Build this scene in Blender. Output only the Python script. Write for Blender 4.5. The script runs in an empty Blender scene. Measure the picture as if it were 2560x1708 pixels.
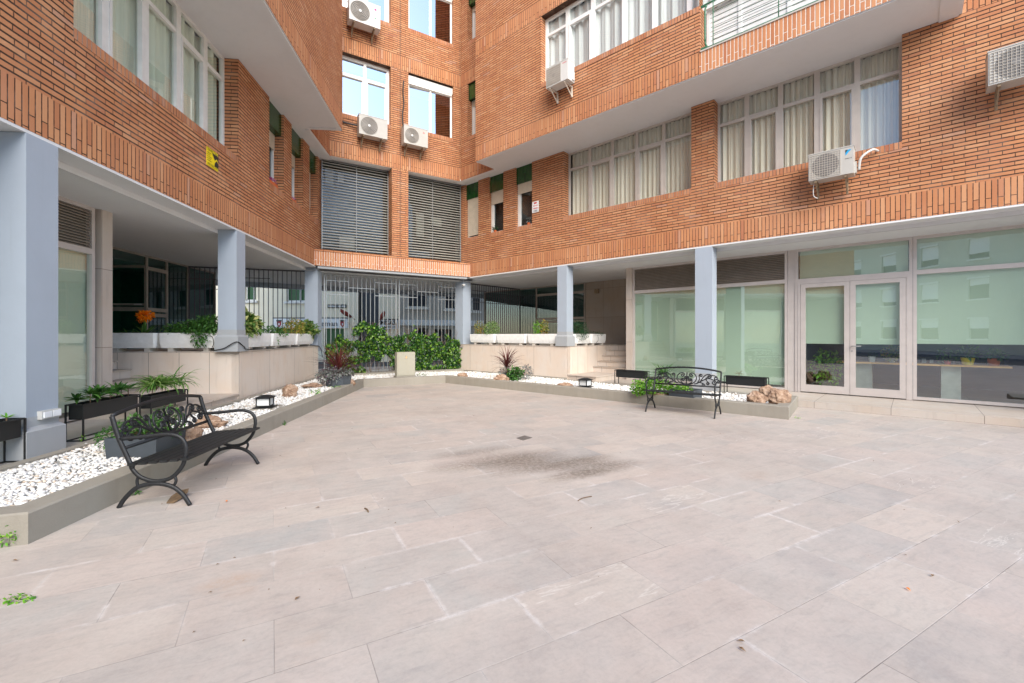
import bpy, math, random
from mathutils import Vector, Matrix, noise
random.seed(7)
D = bpy.data
COL = bpy.context.scene.collection
SC = bpy.context.scene

# ------------------------------------------------------------------ camera, sky, sun, exposure
cam_d = D.cameras.new('camera'); cam = D.objects.new('camera', cam_d); COL.objects.link(cam)
cam.location = (0, 0, 1.5); cam.rotation_euler = (math.radians(90), 0, 0)
cam_d.sensor_width = 36; cam_d.lens = 36 * 1100 / 2560; cam_d.shift_y = -15 / 2560
cam_d.clip_start = .05; cam_d.clip_end = 500
SC.camera = cam
SUN_EL, SUN_AZ = math.radians(34), math.radians(166)       # azimuth clockwise from +Y
w = D.worlds.new('World'); SC.world = w; w.use_nodes = True
nt = w.node_tree; nt.nodes.clear()
sky = nt.nodes.new('ShaderNodeTexSky'); sky.sky_type = 'NISHITA'; sky.sun_disc = False
sky.sun_elevation = SUN_EL; sky.sun_rotation = SUN_AZ; sky.dust_density = .4; sky.air_density = 1.0; sky.ozone_density = 1.0
bg = nt.nodes.new('ShaderNodeBackground'); bg.inputs[1].default_value = .15
wo = nt.nodes.new('ShaderNodeOutputWorld')
nt.links.new(sky.outputs[0], bg.inputs[0]); nt.links.new(bg.outputs[0], wo.inputs[0])
sd = D.lights.new('sun', 'SUN'); sd.energy = 2.3; sd.angle = math.radians(46); sd.color = (1, .92, .80)
so = D.objects.new('sun', sd); COL.objects.link(so)
dv = Vector((math.sin(SUN_AZ) * math.cos(SUN_EL), math.cos(SUN_AZ) * math.cos(SUN_EL), math.sin(SUN_EL)))
so.rotation_euler = dv.to_track_quat('Z', 'Y').to_euler()
SC.view_settings.view_transform = 'Standard'; SC.view_settings.look = 'None'
SC.view_settings.exposure = 1.35; SC.view_settings.gamma = 1
SC.cycles.max_bounces = 8; SC.cycles.transparent_max_bounces = 16
SC.cycles.diffuse_bounces = 5

# ------------------------------------------------------------------ wall frames (metres)
F_, CX, HY, EYE = 1100., 1280., 839., 1.5
class Fr:
    """a vertical wall plane: s runs along it, off is the distance out of it towards the courtyard"""
    def __init__(self, o, p):
        self.o = Vector((o[0], o[1], 0)); d = Vector((p[0]-o[0], p[1]-o[1], 0)); self.L = d.length
        self.u = d.normalized(); n = Vector((self.u.y, -self.u.x, 0))
        if n.dot(-self.o) < 0: n = -n
        self.n = n; self.ang = math.atan2(self.u.y, self.u.x)
    def w(self, s, off, z): return self.o + self.u * s + self.n * off + Vector((0, 0, z))
    def s(self, px, off=0.):
        r = (px - CX) / F_; o = self.o + self.n * off
        return (r * o.y - o.x) / (self.u.x - r * self.u.y)
    def sz(self, px, py, off=0.):
        t = self.s(px, off); Y = (self.o + self.n * off + self.u * t).y
        return t, EYE + (HY - py) * Y / F_
def G(px, py, z=0.):
    Y = (EYE - z) * F_ / (py - HY); return Vector(((px - CX) / F_ * Y, Y, z))
PL = (-6.175, 13.75); PR = (-1.574, 16.54)
L = Fr((-5.148, 4.424), PL); B = Fr(PL, PR); R = Fr(PR, (8.533, 7.333))
Z1, Z2, Z3, ZT = 3.70, 7.22, 10.72, 17.0
CEIL = 3.58

# ------------------------------------------------------------------ materials
class N:
    def __init__(self, name):
        self.m = D.materials.new(name); self.m.use_nodes = True
        self.t = self.m.node_tree; self.t.nodes.clear()
        self.out = self.t.nodes.new('ShaderNodeOutputMaterial')
    def n(self, typ, **k):
        x = self.t.nodes.new(typ)
        for a, v in k.items(): setattr(x, a, v)
        return x
    def l(self, a, b): self.t.links.new(a, b)
    def val(self, sock, v):
        if hasattr(v, 'links') or hasattr(v, 'is_output'): self.l(v, sock)
        else: sock.default_value = v
    def math(self, op, a, b=None, c=None):
        x = self.n('ShaderNodeMath', operation=op); self.val(x.inputs[0], a)
        if b is not None: self.val(x.inputs[1], b)
        if c is not None: self.val(x.inputs[2], c)
        return x.outputs[0]
    def mix(self, f, a, b, bt='MIX'):
        x = self.n('ShaderNodeMix', data_type='RGBA', blend_type=bt)
        self.val(x.inputs[0], f); self.val(x.inputs[6], c4(a)); self.val(x.inputs[7], c4(b)); return x.outputs[2]
    def noise(self, vec, scale, detail=4, rough=.55, dist=0.):
        x = self.n('ShaderNodeTexNoise'); x.inputs['Scale'].default_value = scale; x.inputs['Detail'].default_value = detail
        x.inputs['Roughness'].default_value = rough; x.inputs['Distortion'].default_value = dist
        if vec is not None: self.l(vec, x.inputs['Vector'])
        return x.outputs['Fac']
    def ramp(self, f, *st):
        x = self.n('ShaderNodeValToRGB'); self.l(f, x.inputs[0]); e = x.color_ramp.elements
        while len(e) < len(st): e.new(.5)
        for i, (p, c) in enumerate(st): e[i].position = p; e[i].color = c4(c)
        return x.outputs[0]
    def mapv(self, vec, sc=(1, 1, 1), loc=(0, 0, 0), rot=(0, 0, 0)):
        x = self.n('ShaderNodeMapping'); self.l(vec, x.inputs[0]); x.inputs[1].default_value = loc
        x.inputs[2].default_value = rot; x.inputs[3].default_value = sc; return x.outputs[0]
    def bsdf(self, col, rough=.7, metal=0., bump=None, bs=.3, bd=.01, spec=.5):
        p = self.n('ShaderNodeBsdfPrincipled'); self.val(p.inputs['Base Color'], c4(col)); self.val(p.inputs['Roughness'], rough)
        p.inputs['Metallic'].default_value = metal; p.inputs['Specular IOR Level'].default_value = spec
        if bump is not None:
            b = self.n('ShaderNodeBump'); b.inputs['Strength'].default_value = bs; b.inputs['Distance'].default_value = bd
            self.l(bump, b.inputs['Height']); self.l(b.outputs[0], p.inputs['Normal'])
        self.l(p.outputs[0], self.out.inputs[0]); return p
def c4(c):
    if isinstance(c, tuple): return c if len(c) == 4 else (*c, 1.)
    return c
def obj_v(a): return a.n('ShaderNodeTexCoord').outputs['Object']
def pos_v(a): return a.n('ShaderNodeNewGeometry').outputs['Position']
def uv_v(a): return a.n('ShaderNodeTexCoord').outputs['UV']
MATS = {}
def simple(name, col, rough=.6, metal=0., var=.12, scale=6., bump=0., bscale=40., spec=.5):
    a = N(name); v = pos_v(a); f = a.noise(v, scale, 5)
    lo = tuple(x * (1 - var) for x in col); hi = tuple(min(1, x * (1 + var)) for x in col)
    c = a.ramp(f, (.3, lo), (.7, hi))
    a.bsdf(c, rough, metal, a.noise(v, bscale, 4) if bump else None, bump, .01, spec); MATS[name] = a.m; return a.m

def brick(name, kind, light_mortar=0., tint=(1, 1, 1)):
    a = N(name); uv = uv_v(a); sx = a.n('ShaderNodeSeparateXYZ'); a.l(uv, sx.inputs[0]); U, V = sx.outputs[0], sx.outputs[1]
    if kind == 'flat':   W_, H_, mb, mh = .292, .0715, .0165, .006; u, v, off = U, V, .5
    elif kind == 'sold': W_, H_, mb, mh = .475, .0735, .0085 + .003 * light_mortar, .0075 + .003 * light_mortar; u, v, off = a.math('ADD', V, .475 * 40 - 3.70 + .305), U, .30
    else:                W_, H_, mb, mh = 9., .068, .008, .001; u, v, off = V, U, 0.
    row = a.math('FLOOR', a.math('DIVIDE', v, H_)); par = a.math('FLOORED_MODULO', row, 2.)
    uu = a.math('ADD', a.math('DIVIDE', u, W_), a.math('MULTIPLY', par, off))
    if kind == 'flat':   # slightly uneven bond
        wn0 = a.n('ShaderNodeTexWhiteNoise', noise_dimensions='1D'); a.l(row, wn0.inputs['W'])
        uu = a.math('ADD', uu, a.math('MULTIPLY', wn0.outputs['Value'], .10))
    col = a.math('FLOOR', uu)
    fv = a.math('MULTIPLY', a.math('FLOORED_MODULO', a.math('DIVIDE', v, H_), 1.), H_)
    fu = a.math('MULTIPLY', a.math('FLOORED_MODULO', uu, 1.), W_)
    dv_ = a.math('MINIMUM', fv, a.math('SUBTRACT', H_, fv)); du_ = a.math('MINIMUM', fu, a.math('SUBTRACT', W_, fu))
    wob = a.math('MULTIPLY', a.math('SUBTRACT', a.noise(pos_v(a), 25, 2), .5), .006)
    e1 = a.math('DIVIDE', a.math('SUBTRACT', a.math('ADD', dv_, wob), mb * .5), .0035)
    e2 = a.math('DIVIDE', a.math('SUBTRACT', a.math('ADD', du_, wob), mh * .5), .0035)
    m = a.n('ShaderNodeClamp'); a.l(a.math('MINIMUM', e1, e2), m.inputs[0]); m = m.outputs[0]     # 1 = brick, 0 = joint
    idv = a.n('ShaderNodeCombineXYZ'); a.l(row, idv.inputs[0]); a.l(col, idv.inputs[1])
    wn = a.n('ShaderNodeTexWhiteNoise', noise_dimensions='3D'); a.l(idv.outputs[0], wn.inputs[0]); rnd = wn.outputs['Value']
    wn2 = a.n('ShaderNodeTexWhiteNoise', noise_dimensions='3D'); a.l(a.mapv(idv.outputs[0], loc=(7.7, 3.1, 1)), wn2.inputs[0])
    T = lambda c: tuple(x * y for x, y in zip(c, tint))
    bc = a.ramp(rnd, (0, T((.49, .202, .095))), (.4, T((.545, .238, .108))), (.75, T((.59, .275, .13))), (1, T((.63, .33, .172))))
    P = pos_v(a)
    fine = a.noise(P, 60, 4, .7); mid = a.noise(P, 1.1, 4, .6)
    bc = a.mix(a.math('MULTIPLY', fine, .55), bc, a.mix(1., bc, (.72, .66, .62), 'MULTIPLY'))
    bc = a.mix(a.math('MULTIPLY', a.math('GREATER_THAN', wn2.outputs['Value'], .955), .35), bc, T((.30, .085, .06)))
    bc = a.mix(a.math('MULTIPLY', a.math('GREATER_THAN', wn2.outputs['Value'], .985), .4), bc, (.62, .42, .30))
    # weathering patches and pale efflorescence
    wea = a.ramp(mid, (.35, (0, 0, 0)), (.75, (1, 1, 1)))
    bc = a.mix(a.math('MULTIPLY', wea, .28), bc, T((.40, .17, .10)))
    stk = a.ramp(a.noise(a.mapv(P, sc=(3.5, 3.5, .45)), 1.3, 5, .65), (.50, (0, 0, 0)), (.72, (1, 1, 1)))
    bc = a.mix(a.math('MULTIPLY', stk, .30), bc, T((.36, .145, .08)))
    pal = a.ramp(a.noise(a.mapv(P, loc=(9, 4, 2)), .55, 4, .6), (.45, (0, 0, 0)), (.7, (1, 1, 1)))
    bc = a.mix(a.math('MULTIPLY', pal, .35), bc, T((.66, .35, .20)))
    eff = a.ramp(a.noise(P, 3.3, 6, .75), (.60, (0, 0, 0)), (.78, (1, 1, 1)))
    bc = a.mix(a.math('MULTIPLY', eff, .22), bc, (.66, .46, .36))
    lm = a.ramp(a.noise(P, 2.1, 4, .7), (.5 - light_mortar * .5, (0, 0, 0)), (.72 - light_mortar * .5, (1, 1, 1)))
    mc = a.mix(a.math('MULTIPLY', lm, .22 + light_mortar * .75), (.065, .036, .024), (.62 + .2 * light_mortar, .50 + .22 * light_mortar, .41 + .22 * light_mortar))
    c = a.mix(m, mc, bc)
    h = a.math('ADD', a.math('MULTIPLY', m, 1.), a.math('MULTIPLY', fine, .12))
    a.bsdf(c, .82, 0, h, .75, .009, .25); MATS[name] = a.m; return a.m
brick('brick', 'flat'); brick('brick_soldier', 'sold'); brick('brick_soldier_pale', 'sold', .9, (1.0, .97, .95)); brick('brick_sill', 'sill', .25, (.93, .9, .95))

def marble(name, base, var, w_, h_, jc=(.16, .13, .11), jw=.006, stag=0.):
    a = N(name); uv = uv_v(a); sx = a.n('ShaderNodeSeparateXYZ'); a.l(uv, sx.inputs[0])
    row = a.math('FLOOR', a.math('DIVIDE', sx.outputs[1], h_))
    uu = a.math('ADD', a.math('DIVIDE', sx.outputs[0], w_), a.math('MULTIPLY', row, stag)); col = a.math('FLOOR', uu)
    fu = a.math('MULTIPLY', a.math('FLOORED_MODULO', uu, 1.), w_); fv = a.math('MULTIPLY', a.math('FLOORED_MODULO', a.math('DIVIDE', sx.outputs[1], h_), 1.), h_)
    d = a.math('MINIMUM', a.math('MINIMUM', fu, a.math('SUBTRACT', w_, fu)), a.math('MINIMUM', fv, a.math('SUBTRACT', h_, fv)))
    m = a.n('ShaderNodeClamp'); a.l(a.math('DIVIDE', a.math('SUBTRACT', d, jw * .4), .003), m.inputs[0]); m = m.outputs[0]
    idv = a.n('ShaderNodeCombineXYZ'); a.l(row, idv.inputs[0]); a.l(col, idv.inputs[1])
    wn = a.n('ShaderNodeTexWhiteNoise', noise_dimensions='3D'); a.l(idv.outputs[0], wn.inputs[0])
    P = pos_v(a); big = a.noise(P, 1.4, 6, .62, .5); st = a.noise(a.mapv(P, sc=(7, 7, .9)), 1.6, 4, .6)
    c = a.ramp(wn.outputs['Value'], (0, tuple(x * (1 - var) for x in base)), (1, tuple(x * (1 + var) for x in base)))
    c = a.mix(a.math('MULTIPLY', a.ramp(big, (.42, (0, 0, 0)), (.7, (1, 1, 1))), .45), c, (base[0] * .95, base[1] * .80, base[2] * .66))
    c = a.mix(a.math('MULTIPLY', a.ramp(st, (.55, (0, 0, 0)), (.82, (1, 1, 1))), .38), c, tuple(x * .5 for x in base))
    c = a.mix(m, jc, c)
    a.bsdf(c, .55, 0, m, .25, .004, .35); MATS[name] = a.m
marble('marble_cladding', (.68, .595, .52), .05, .58, 3.)
marble('marble_front', (.68, .595, .52), .04, 1.55, 3.)
marble('stone_wall', (.33, .28, .235), .07, .9, 1.1, stag=0)
marble('stone_pillar', (.52, .46, .41), .05, 3., 1.3)
marble('stone_tread', (.56, .49, .43), .06, .95, 9.)
marble('shaded_nosing', (.40, .345, .295), .06, .95, 9.)  # tread stone darkened: shadow at the step edges put into its colour
marble('stone_slab', (.50, .45, .40), .06, 1.2, 9.)

def paving():
    a = N('paving'); P = pos_v(a); sx = a.n('ShaderNodeSeparateXYZ'); a.l(P, sx.inputs[0]); X, Y = sx.outputs[0], sx.outputs[1]
    p = a.math('ADD', a.math('MULTIPLY', X, .878), a.math('MULTIPLY', Y, .479))
    q = a.math('ADD', a.math('MULTIPLY', X, -.479), a.math('MULTIPLY', Y, .878))
    qq = a.math('DIVIDE', a.math('ADD', q, 420 - .12), .42); row = a.math('FLOOR', qq); par = a.math('FLOORED_MODULO', row, 2.)
    # even rows have joints at -.41, odd rows at .01
    pp = a.math('DIVIDE', a.math('ADD', a.math('ADD', p, .41), a.math('MULTIPLY', par, -.42)), .815)
    col = a.math('FLOOR', pp)
    fq = a.math('MULTIPLY', a.math('FLOORED_MODULO', qq, 1.), .42); fp = a.math('MULTIPLY', a.math('FLOORED_MODULO', pp, 1.), .815)
    d = a.math('MINIMUM', a.math('MINIMUM', fp, a.math('SUBTRACT', .815, fp)), a.math('MINIMUM', fq, a.math('SUBTRACT', .42, fq)))
    m = a.n('ShaderNodeClamp'); a.l(a.math('DIVIDE', a.math('SUBTRACT', d, .0008), .0022), m.inputs[0]); m = m.outputs[0]
    idv = a.n('ShaderNodeCombineXYZ'); a.l(row, idv.inputs[0]); a.l(col, idv.inputs[1])
    wn = a.n('ShaderNodeTexWhiteNoise', noise_dimensions='3D'); a.l(idv.outputs[0], wn.inputs[0]); r1 = wn.outputs['Value']
    wn2 = a.n('ShaderNodeTexWhiteNoise', noise_dimensions='3D'); a.l(a.mapv(idv.outputs[0], loc=(3.3, 9.1, 2)), wn2.inputs[0]); r2 = wn2.outputs['Value']
    base = a.ramp(r1, (0, (.355, .328, .305)), (.25, (.41, .358, .33)), (.5, (.345, .335, .322)), (.8, (.43, .385, .348)), (1, (.315, .315, .31)))
    # per-slab noise domain so that veins stop at the joints
    off = a.n('ShaderNodeVectorMath', operation='MULTIPLY'); a.l(wn.outputs['Color'], off.inputs[0]); off.inputs[1].default_value = (40, 40, 40)
    cp = a.n('ShaderNodeCombineXYZ'); a.l(p, cp.inputs[0]); a.l(q, cp.inputs[1])
    ad = a.n('ShaderNodeVectorMath', operation='ADD'); a.l(cp.outputs[0], ad.inputs[0]); a.l(off.outputs[0], ad.inputs[1]); lv = ad.outputs[0]
    cloud = a.noise(lv, 2.2, 6, .65, .6); streak = a.noise(a.mapv(lv, sc=(2.2, 9, 1), rot=(0, 0, .35)), 2.0, 7, .7, .8)
    c = a.mix(a.math('MULTIPLY', a.ramp(cloud, (.35, (0, 0, 0)), (.68, (1, 1, 1))), .6), base, (.40, .335, .305))
    c = a.mix(a.math('MULTIPLY', a.ramp(streak, (.48, (0, 0, 0)), (.72, (1, 1, 1))), .5), c, (.235, .225, .22))
    c = a.mix(a.math('MULTIPLY', a.ramp(a.noise(lv, 1.1, 4, .6), (.5, (0, 0, 0)), (.75, (1, 1, 1))), .5), c, (.25, .255, .262))
    # thin white veins on some slabs
    vn = a.math('ABSOLUTE', a.math('SUBTRACT', a.noise(a.mapv(lv, sc=(.5, 2.6, 1), rot=(0, 0, .5)), 1.0, 5, .6, .4), .5))
    vf = a.math('MULTIPLY', a.math('SUBTRACT', 1., a.ramp(vn, (0, (0, 0, 0)), (.008, (1, 1, 1)))), a.math('GREATER_THAN', r2, .86))
    c = a.mix(a.math('MULTIPLY', vf, .5), c, (.60, .585, .56))
    # joints: dark hairlines in places, chalky lime bleeding in others
    jn = a.ramp(a.noise(P, .8, 3, .6), (.40, (0, 0, 0)), (.56, (1, 1, 1)))
    c = a.mix(a.math('SUBTRACT', 1., m), c, a.mix(jn, (.16, .148, .14), (.38, .355, .34)))
    near = a.n('ShaderNodeClamp'); a.l(a.math('SUBTRACT', 1., a.math('DIVIDE', a.math('ADD', d, a.math('MULTIPLY', a.math('SUBTRACT', a.noise(P, 14, 5, .8), .5), .07)), .022)), near.inputs[0])
    lime = a.math('MULTIPLY', near.outputs[0], a.ramp(a.noise(a.mapv(P, loc=(4, 2, 0)), .9, 5, .75), (.51, (0, 0, 0)), (.61, (1, 1, 1))))
    c = a.mix(a.math('MULTIPLY', lime, .62), c, (.58, .56, .565))
    # large faint traffic stains
    c = a.mix(a.math('MULTIPLY', a.ramp(a.noise(P, .45, 5, .6), (.45, (0, 0, 0)), (.72, (1, 1, 1))), .5), c, (.27, .225, .20))
    c = a.mix(a.math('MULTIPLY', a.ramp(a.noise(a.mapv(P, loc=(5, 5, 5)), 3.2, 8, .78), (.42, (0, 0, 0)), (.66, (1, 1, 1))), .42), c, (.46, .415, .385))
    c = a.mix(a.math('MULTIPLY', a.ramp(a.noise(a.mapv(P, loc=(2, 8, 5)), 38, 5, .8), (.45, (0, 0, 0)), (.7, (1, 1, 1))), .22), c, (.20, .18, .165))
    sp = a.ramp(a.noise(P, 9, 6, .8), (.66, (0, 0, 0)), (.78, (1, 1, 1))); c = a.mix(a.math('MULTIPLY', sp, .30), c, (.36, .29, .23))
    # the dark grimy patch in the middle of the yard (elongated along the rows)
    def blob(cx, cy, lp, lq, amt, cc, cur, sc=7., thr=(.42, .60)):
        pc = cx * .878 + cy * .479; qc = -cx * .479 + cy * .878
        e = a.math('SQRT', a.math('ADD', a.math('POWER', a.math('DIVIDE', a.math('SUBTRACT', p, pc), lp), 2.), a.math('POWER', a.math('DIVIDE', a.math('SUBTRACT', q, qc), lq), 2.)))
        f = a.n('ShaderNodeClamp'); a.l(a.math('MULTIPLY', a.math('SUBTRACT', 1., e), 1.6), f.inputs[0])
        g = a.math('MULTIPLY', f.outputs[0], a.ramp(a.noise(a.mapv(P, sc=(1, 1, 1)), sc, 7, .85), (thr[0], (0, 0, 0)), (thr[1], (1, 1, 1))))
        fl = a.math('ADD', a.math('MULTIPLY', g, .75), a.math('MULTIPLY', f.outputs[0], .25))
        fl = a.math('MULTIPLY', fl, a.math('ADD', .55, a.math('MULTIPLY', r2, .55)))
        return a.mix(a.math('MULTIPLY', fl, amt), cur, cc)
    for (px, py, lp, lq, am) in ((1245, 1150, 1.05, .34, .9), (1370, 1160, 1.0, .32, .9), (1500, 1170, .70, .26, .95), (1430, 1158, .7, .26, .85), (1310, 1150, .7, .3, .85), (1190, 1130, .7, .24, .65), (1440, 1188, .55, .18, .9)):
        g_ = G(px, py); c = blob(g_.x, g_.y, lp, lq, am, (.13, .105, .085), c, 22., (.40, .60))
    for (px, py, r_, am) in ((575, 1455, .22, .6), (600, 1480, .12, .5), (1600, 1190, .5, .2), (420, 1180, .6, .35), (520, 1130, .5, .25), (1720, 1030, .5, .3), (775, 1600, .1, .5), (1890, 1190, .3, .3)):
        g_ = G(px, py); c = blob(g_.x, g_.y, r_, r_ * .6, am, (.36, .26, .2), c, 9.)
    h = a.math('ADD', m, a.math('MULTIPLY', a.noise(P, 30, 5, .7), .35))
    c = a.mix(1., c, (1.245, 1.215, 1.155), 'MULTIPLY')
    a.bsdf(c, a.math('ADD', .6, a.math('MULTIPLY', cloud, .25)), 0, h, .35, .004, .3); MATS['paving'] = a.m
paving()

def stained(name, base, dark, rough=.75, amt=.35, bump=.15, bsc=90.):
    a = N(name); P = pos_v(a); n1 = a.noise(P, 1.2, 6, .65, .4); st = a.noise(a.mapv(P, sc=(5, 5, .8)), 1.5, 4)
    c = a.mix(a.math('MULTIPLY', a.ramp(n1, (.42, (0, 0, 0)), (.72, (1, 1, 1))), amt), base, dark)
    c = a.mix(a.math('MULTIPLY', a.ramp(st, (.52, (0, 0, 0)), (.75, (1, 1, 1))), amt * .7), c, dark)
    a.bsdf(c, rough, 0, a.noise(P, bsc, 5, .7), bump, .006, .3); MATS[name] = a.m
stained('kerb_paint', (.31, .285, .24), (.23, .205, .17), .8, .5, .5, 70.)
def worn(name, base, dark):
    a = N(name); P = pos_v(a); sx = a.n('ShaderNodeSeparateXYZ'); a.l(P, sx.inputs[0])
    n1 = a.noise(P, 1.6, 6, .65, .4); n2 = a.noise(P, 9, 7, .8); st = a.noise(a.mapv(P, sc=(9, 9, .5)), 1.6, 5, .7)
    c = a.mix(a.math('MULTIPLY', a.ramp(n1, (.42, (0, 0, 0)), (.72, (1, 1, 1))), .3), base, dark)
    c = a.mix(a.math('MULTIPLY', a.ramp(st, (.56, (0, 0, 0)), (.74, (1, 1, 1))), .28), c, dark)
    c = a.mix(a.math('MULTIPLY', a.ramp(n2, (.66, (0, 0, 0)), (.72, (1, 1, 1))), .35), c, tuple(min(1, x * 1.25) for x in base))
    a.bsdf(c, .62, 0, a.noise(P, 45, 5, .7), .16, .006, .3); MATS[name] = a.m
worn('column_paint', (.36, .41, .475), (.30, .335, .385))
stained('column_paint_old', (.41, .465, .53), (.36, .41, .475), .6, .22, .08)
stained('column_base_paint', (.36, .375, .39), (.29, .30, .31), .6, .25, .1)
stained('soffit_paint', (.70, .70, .705), (.61, .61, .61), .8, .3, .12)
stained('beam_paint', (.68, .685, .69), (.59, .59, .595), .75, .25, .1)
stained('street_beige', (.84, .78, .63), (.72, .66, .52), .85, .4)
stained('street_grey', (.46, .44, .40), (.37, .345, .31), .85, .4)
stained('opposite_render', (.60, .585, .50), (.48, .46, .38), .85, .35)
stained('meter_paint', (.38, .36, .29), (.30, .27, .2), .7, .3)
simple('white_frame', (.80, .79, .77), .35, 0, .04)
simple('beige_frame', (.50, .45, .40), .4, 0, .06)
simple('shop_frame', (.55, .50, .47), .42, .15, .05)
simple('lobby_frame', (.33, .29, .25), .45, .1, .08)
simple('white_pvc', (.72, .71, .68), .5, 0, .06)
simple('roller_slats', (.55, .48, .38), .55, 0, .08)
simple('louvre_metal', (.50, .485, .43), .4, .25, .1)
simple('louvre_brown', (.30, .25, .205), .5, .1, .1)
simple('steel_grey', (.27, .28, .285), .4, .4, .06)
simple('dark_bars', (.075, .075, .085), .5, .2, .1)
simple('green_rail', (.045, .16, .085), .4, 0, .1)
simple('black_iron', (.010, .011, .013), .5, .0, .25, 9., .25, 120.)
simple('black_metal', (.010, .011, .012), .55, .0, .15)
simple('pot_grey', (.06, .072, .085), .55, 0, .12, 4., .1)
simple('soil', (.06, .04, .028), .95, 0, .4, 40., .5)
simple('planter_concrete', (.82, .82, .80), .85, 0, .07, 9., .7, 55.)
simple('planter_foot', (.50, .46, .41), .85, 0, .15)
simple('ac_white', (.46, .44, .40), .45, 0, .05)
simple('ac_bright', (.62, .62, .60), .4, 0, .03)
simple('ac_beige', (.56, .50, .42), .5, 0, .08)
simple('ac_side', (.30, .28, .25), .5, 0, .08)
simple('ac_fan', (.17, .16, .15), .6, 0, .1)
simple('ac_grille', (.42, .38, .33), .5, .1, .08)
simple('bracket_rust', (.26, .19, .12), .7, .1, .3, 30.)
simple('cable_black', (.02, .02, .022), .5)
simple('pink', (.75, .03, .25), .5); simple('red', (.60, .03, .035), .5); simple('logo_blue', (.01, .32, .62), .5)
simple('ink_black', (.02, .02, .02), .6); simple('ink_green', (.02, .30, .15), .6); simple('sign_yellow', (.85, .66, .01), .5); simple('sign_white', (.78, .80, .82), .5)
simple('sign_grey_text', (.13, .13, .14), .6); simple('crest_red', (.35, .02, .03), .5); simple('flag_red', (.30, .05, .04), .8, 0, .3)
simple('street_dark', (.03, .04, .055), .5); simple('asphalt', (.07, .07, .072), .9, 0, .2, 8., .3)
simple('interior_wall', (.08, .09, .15), .9, 0, .05); simple('interior_floor', (.05, .055, .075), .5, 0, .1)
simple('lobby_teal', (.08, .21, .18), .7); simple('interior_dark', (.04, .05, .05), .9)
simple('desk_wood', (.80, .42, .16), .5, 0, .1); simple('terracotta', (.55, .12, .03), .6, 0, .1); simple('desk_white', (.5, .5, .48), .5)
simple('drain_metal', (.20, .18, .16), .6, .4, .2, 30., .5, 60.)
simple('debris_brown', (.17, .11, .06), .9, 0, .3, 20.)
simple('lantern_white', (.70, .72, .72), .4, 0, .04)
simple('stem_brown', (.16, .10, .055), .8, 0, .25, 30.)
def tiles_green():
    a = N('green_tile'); uv = uv_v(a); b = a.n('ShaderNodeTexBrick'); a.l(a.mapv(uv, rot=(0, 0, math.pi / 2)), b.inputs[0])
    b.inputs['Scale'].default_value = 1; b.inputs['Brick Width'].default_value = .24; b.inputs['Row Height'].default_value = .075; b.inputs['Mortar Size'].default_value = .004
    b.inputs['Color1'].default_value = (.006, .042, .010, 1); b.inputs['Color2'].default_value = (.016, .085, .016, 1); b.inputs['Mortar'].default_value = (.004, .02, .008, 1)
    a.bsdf(b.outputs[0], .22); MATS['green_tile'] = a.m
tiles_green()
def cloth(name, col):
    a = N(name); P = pos_v(a); n = a.noise(a.mapv(P, sc=(9, 9, .15)), 2, 3)
    c = a.ramp(n, (.3, tuple(x * .82 for x in col)), (.7, col)); a.bsdf(c, .95, spec=.1); MATS[name] = a.m
cloth('curtain_green', (.80, .79, .70)); cloth('curtain_beige', (.78, .73, .63)); cloth('curtain_white', (.72, .73, .74)); simple('blind_mint', (.55, .60, .51), .9, 0, .03, 1.)
def glass(name, tint, base, rough=0.):
    a = N(name); tr = a.n('ShaderNodeBsdfTransparent'); tr.inputs[0].default_value = c4(tint)
    gl = a.n('ShaderNodeBsdfGlossy'); gl.inputs['Roughness'].default_value = rough; gl.inputs[0].default_value = (.95, .98, 1, 1)
    ge = a.n('ShaderNodeNewGeometry'); dt = a.n('ShaderNodeVectorMath', operation='DOT_PRODUCT'); a.l(ge.outputs['Normal'], dt.inputs[0]); a.l(ge.outputs['Incoming'], dt.inputs[1])
    sch = a.math('POWER', a.math('SUBTRACT', 1., a.math('MINIMUM', a.math('ABSOLUTE', dt.outputs['Value']), 1.)), 5.)      # Schlick, the same from both sides of the pane
    f = a.math('MINIMUM', a.math('ADD', a.math('MULTIPLY', sch, .9), .07 + base), 1.)
    # slight waviness of real panes
    bp = a.n('ShaderNodeBump'); bp.inputs['Strength'].default_value = .06; bp.inputs['Distance'].default_value = .02
    a.l(a.noise(pos_v(a), .9, 2), bp.inputs['Height']); a.l(bp.outputs[0], gl.inputs['Normal'])
    mx = a.n('ShaderNodeMixShader'); a.l(f, mx.inputs[0]); a.l(tr.outputs[0], mx.inputs[1]); a.l(gl.outputs[0], mx.inputs[2])
    a.l(mx.outputs[0], a.out.inputs[0]); MATS[name] = a.m
glass('glass_clear', (.93, .96, .94), .05); glass('glass_green', (.88, .94, .89), .09); glass('glass_lobby', (.24, .46, .39), .05)
glass('glass_dim', (.6, .62, .6), .0); glass('glass_sky', (.25, .3, .33), .62); glass('glass_shop', (.84, .94, .88), .15)
def leafmat(name, c1, c2, c3=None, rough=.42):
    a = N(name); g = a.n('ShaderNodeNewGeometry'); st = [(0, c1), (.6, c2)] + ([(.93, c3)] if c3 else []) + ([(1, c3)] if c3 else [(1, c2)])
    c = a.ramp(g.outputs['Random Per Island'], *st)
    p = a.bsdf(c, rough); tl = a.n('ShaderNodeBsdfTranslucent'); a.l(c, tl.inputs[0])
    mx = a.n('ShaderNodeMixShader'); mx.inputs[0].default_value = .28; a.l(p.outputs[0], mx.inputs[1]); a.l(tl.outputs[0], mx.inputs[2]); a.l(mx.outputs[0], a.out.inputs[0])
    MATS[name] = a.m
leafmat('leaf_ivy', (.006, .026, .010), (.038, .135, .018), (.19, .34, .04), .28)
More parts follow.
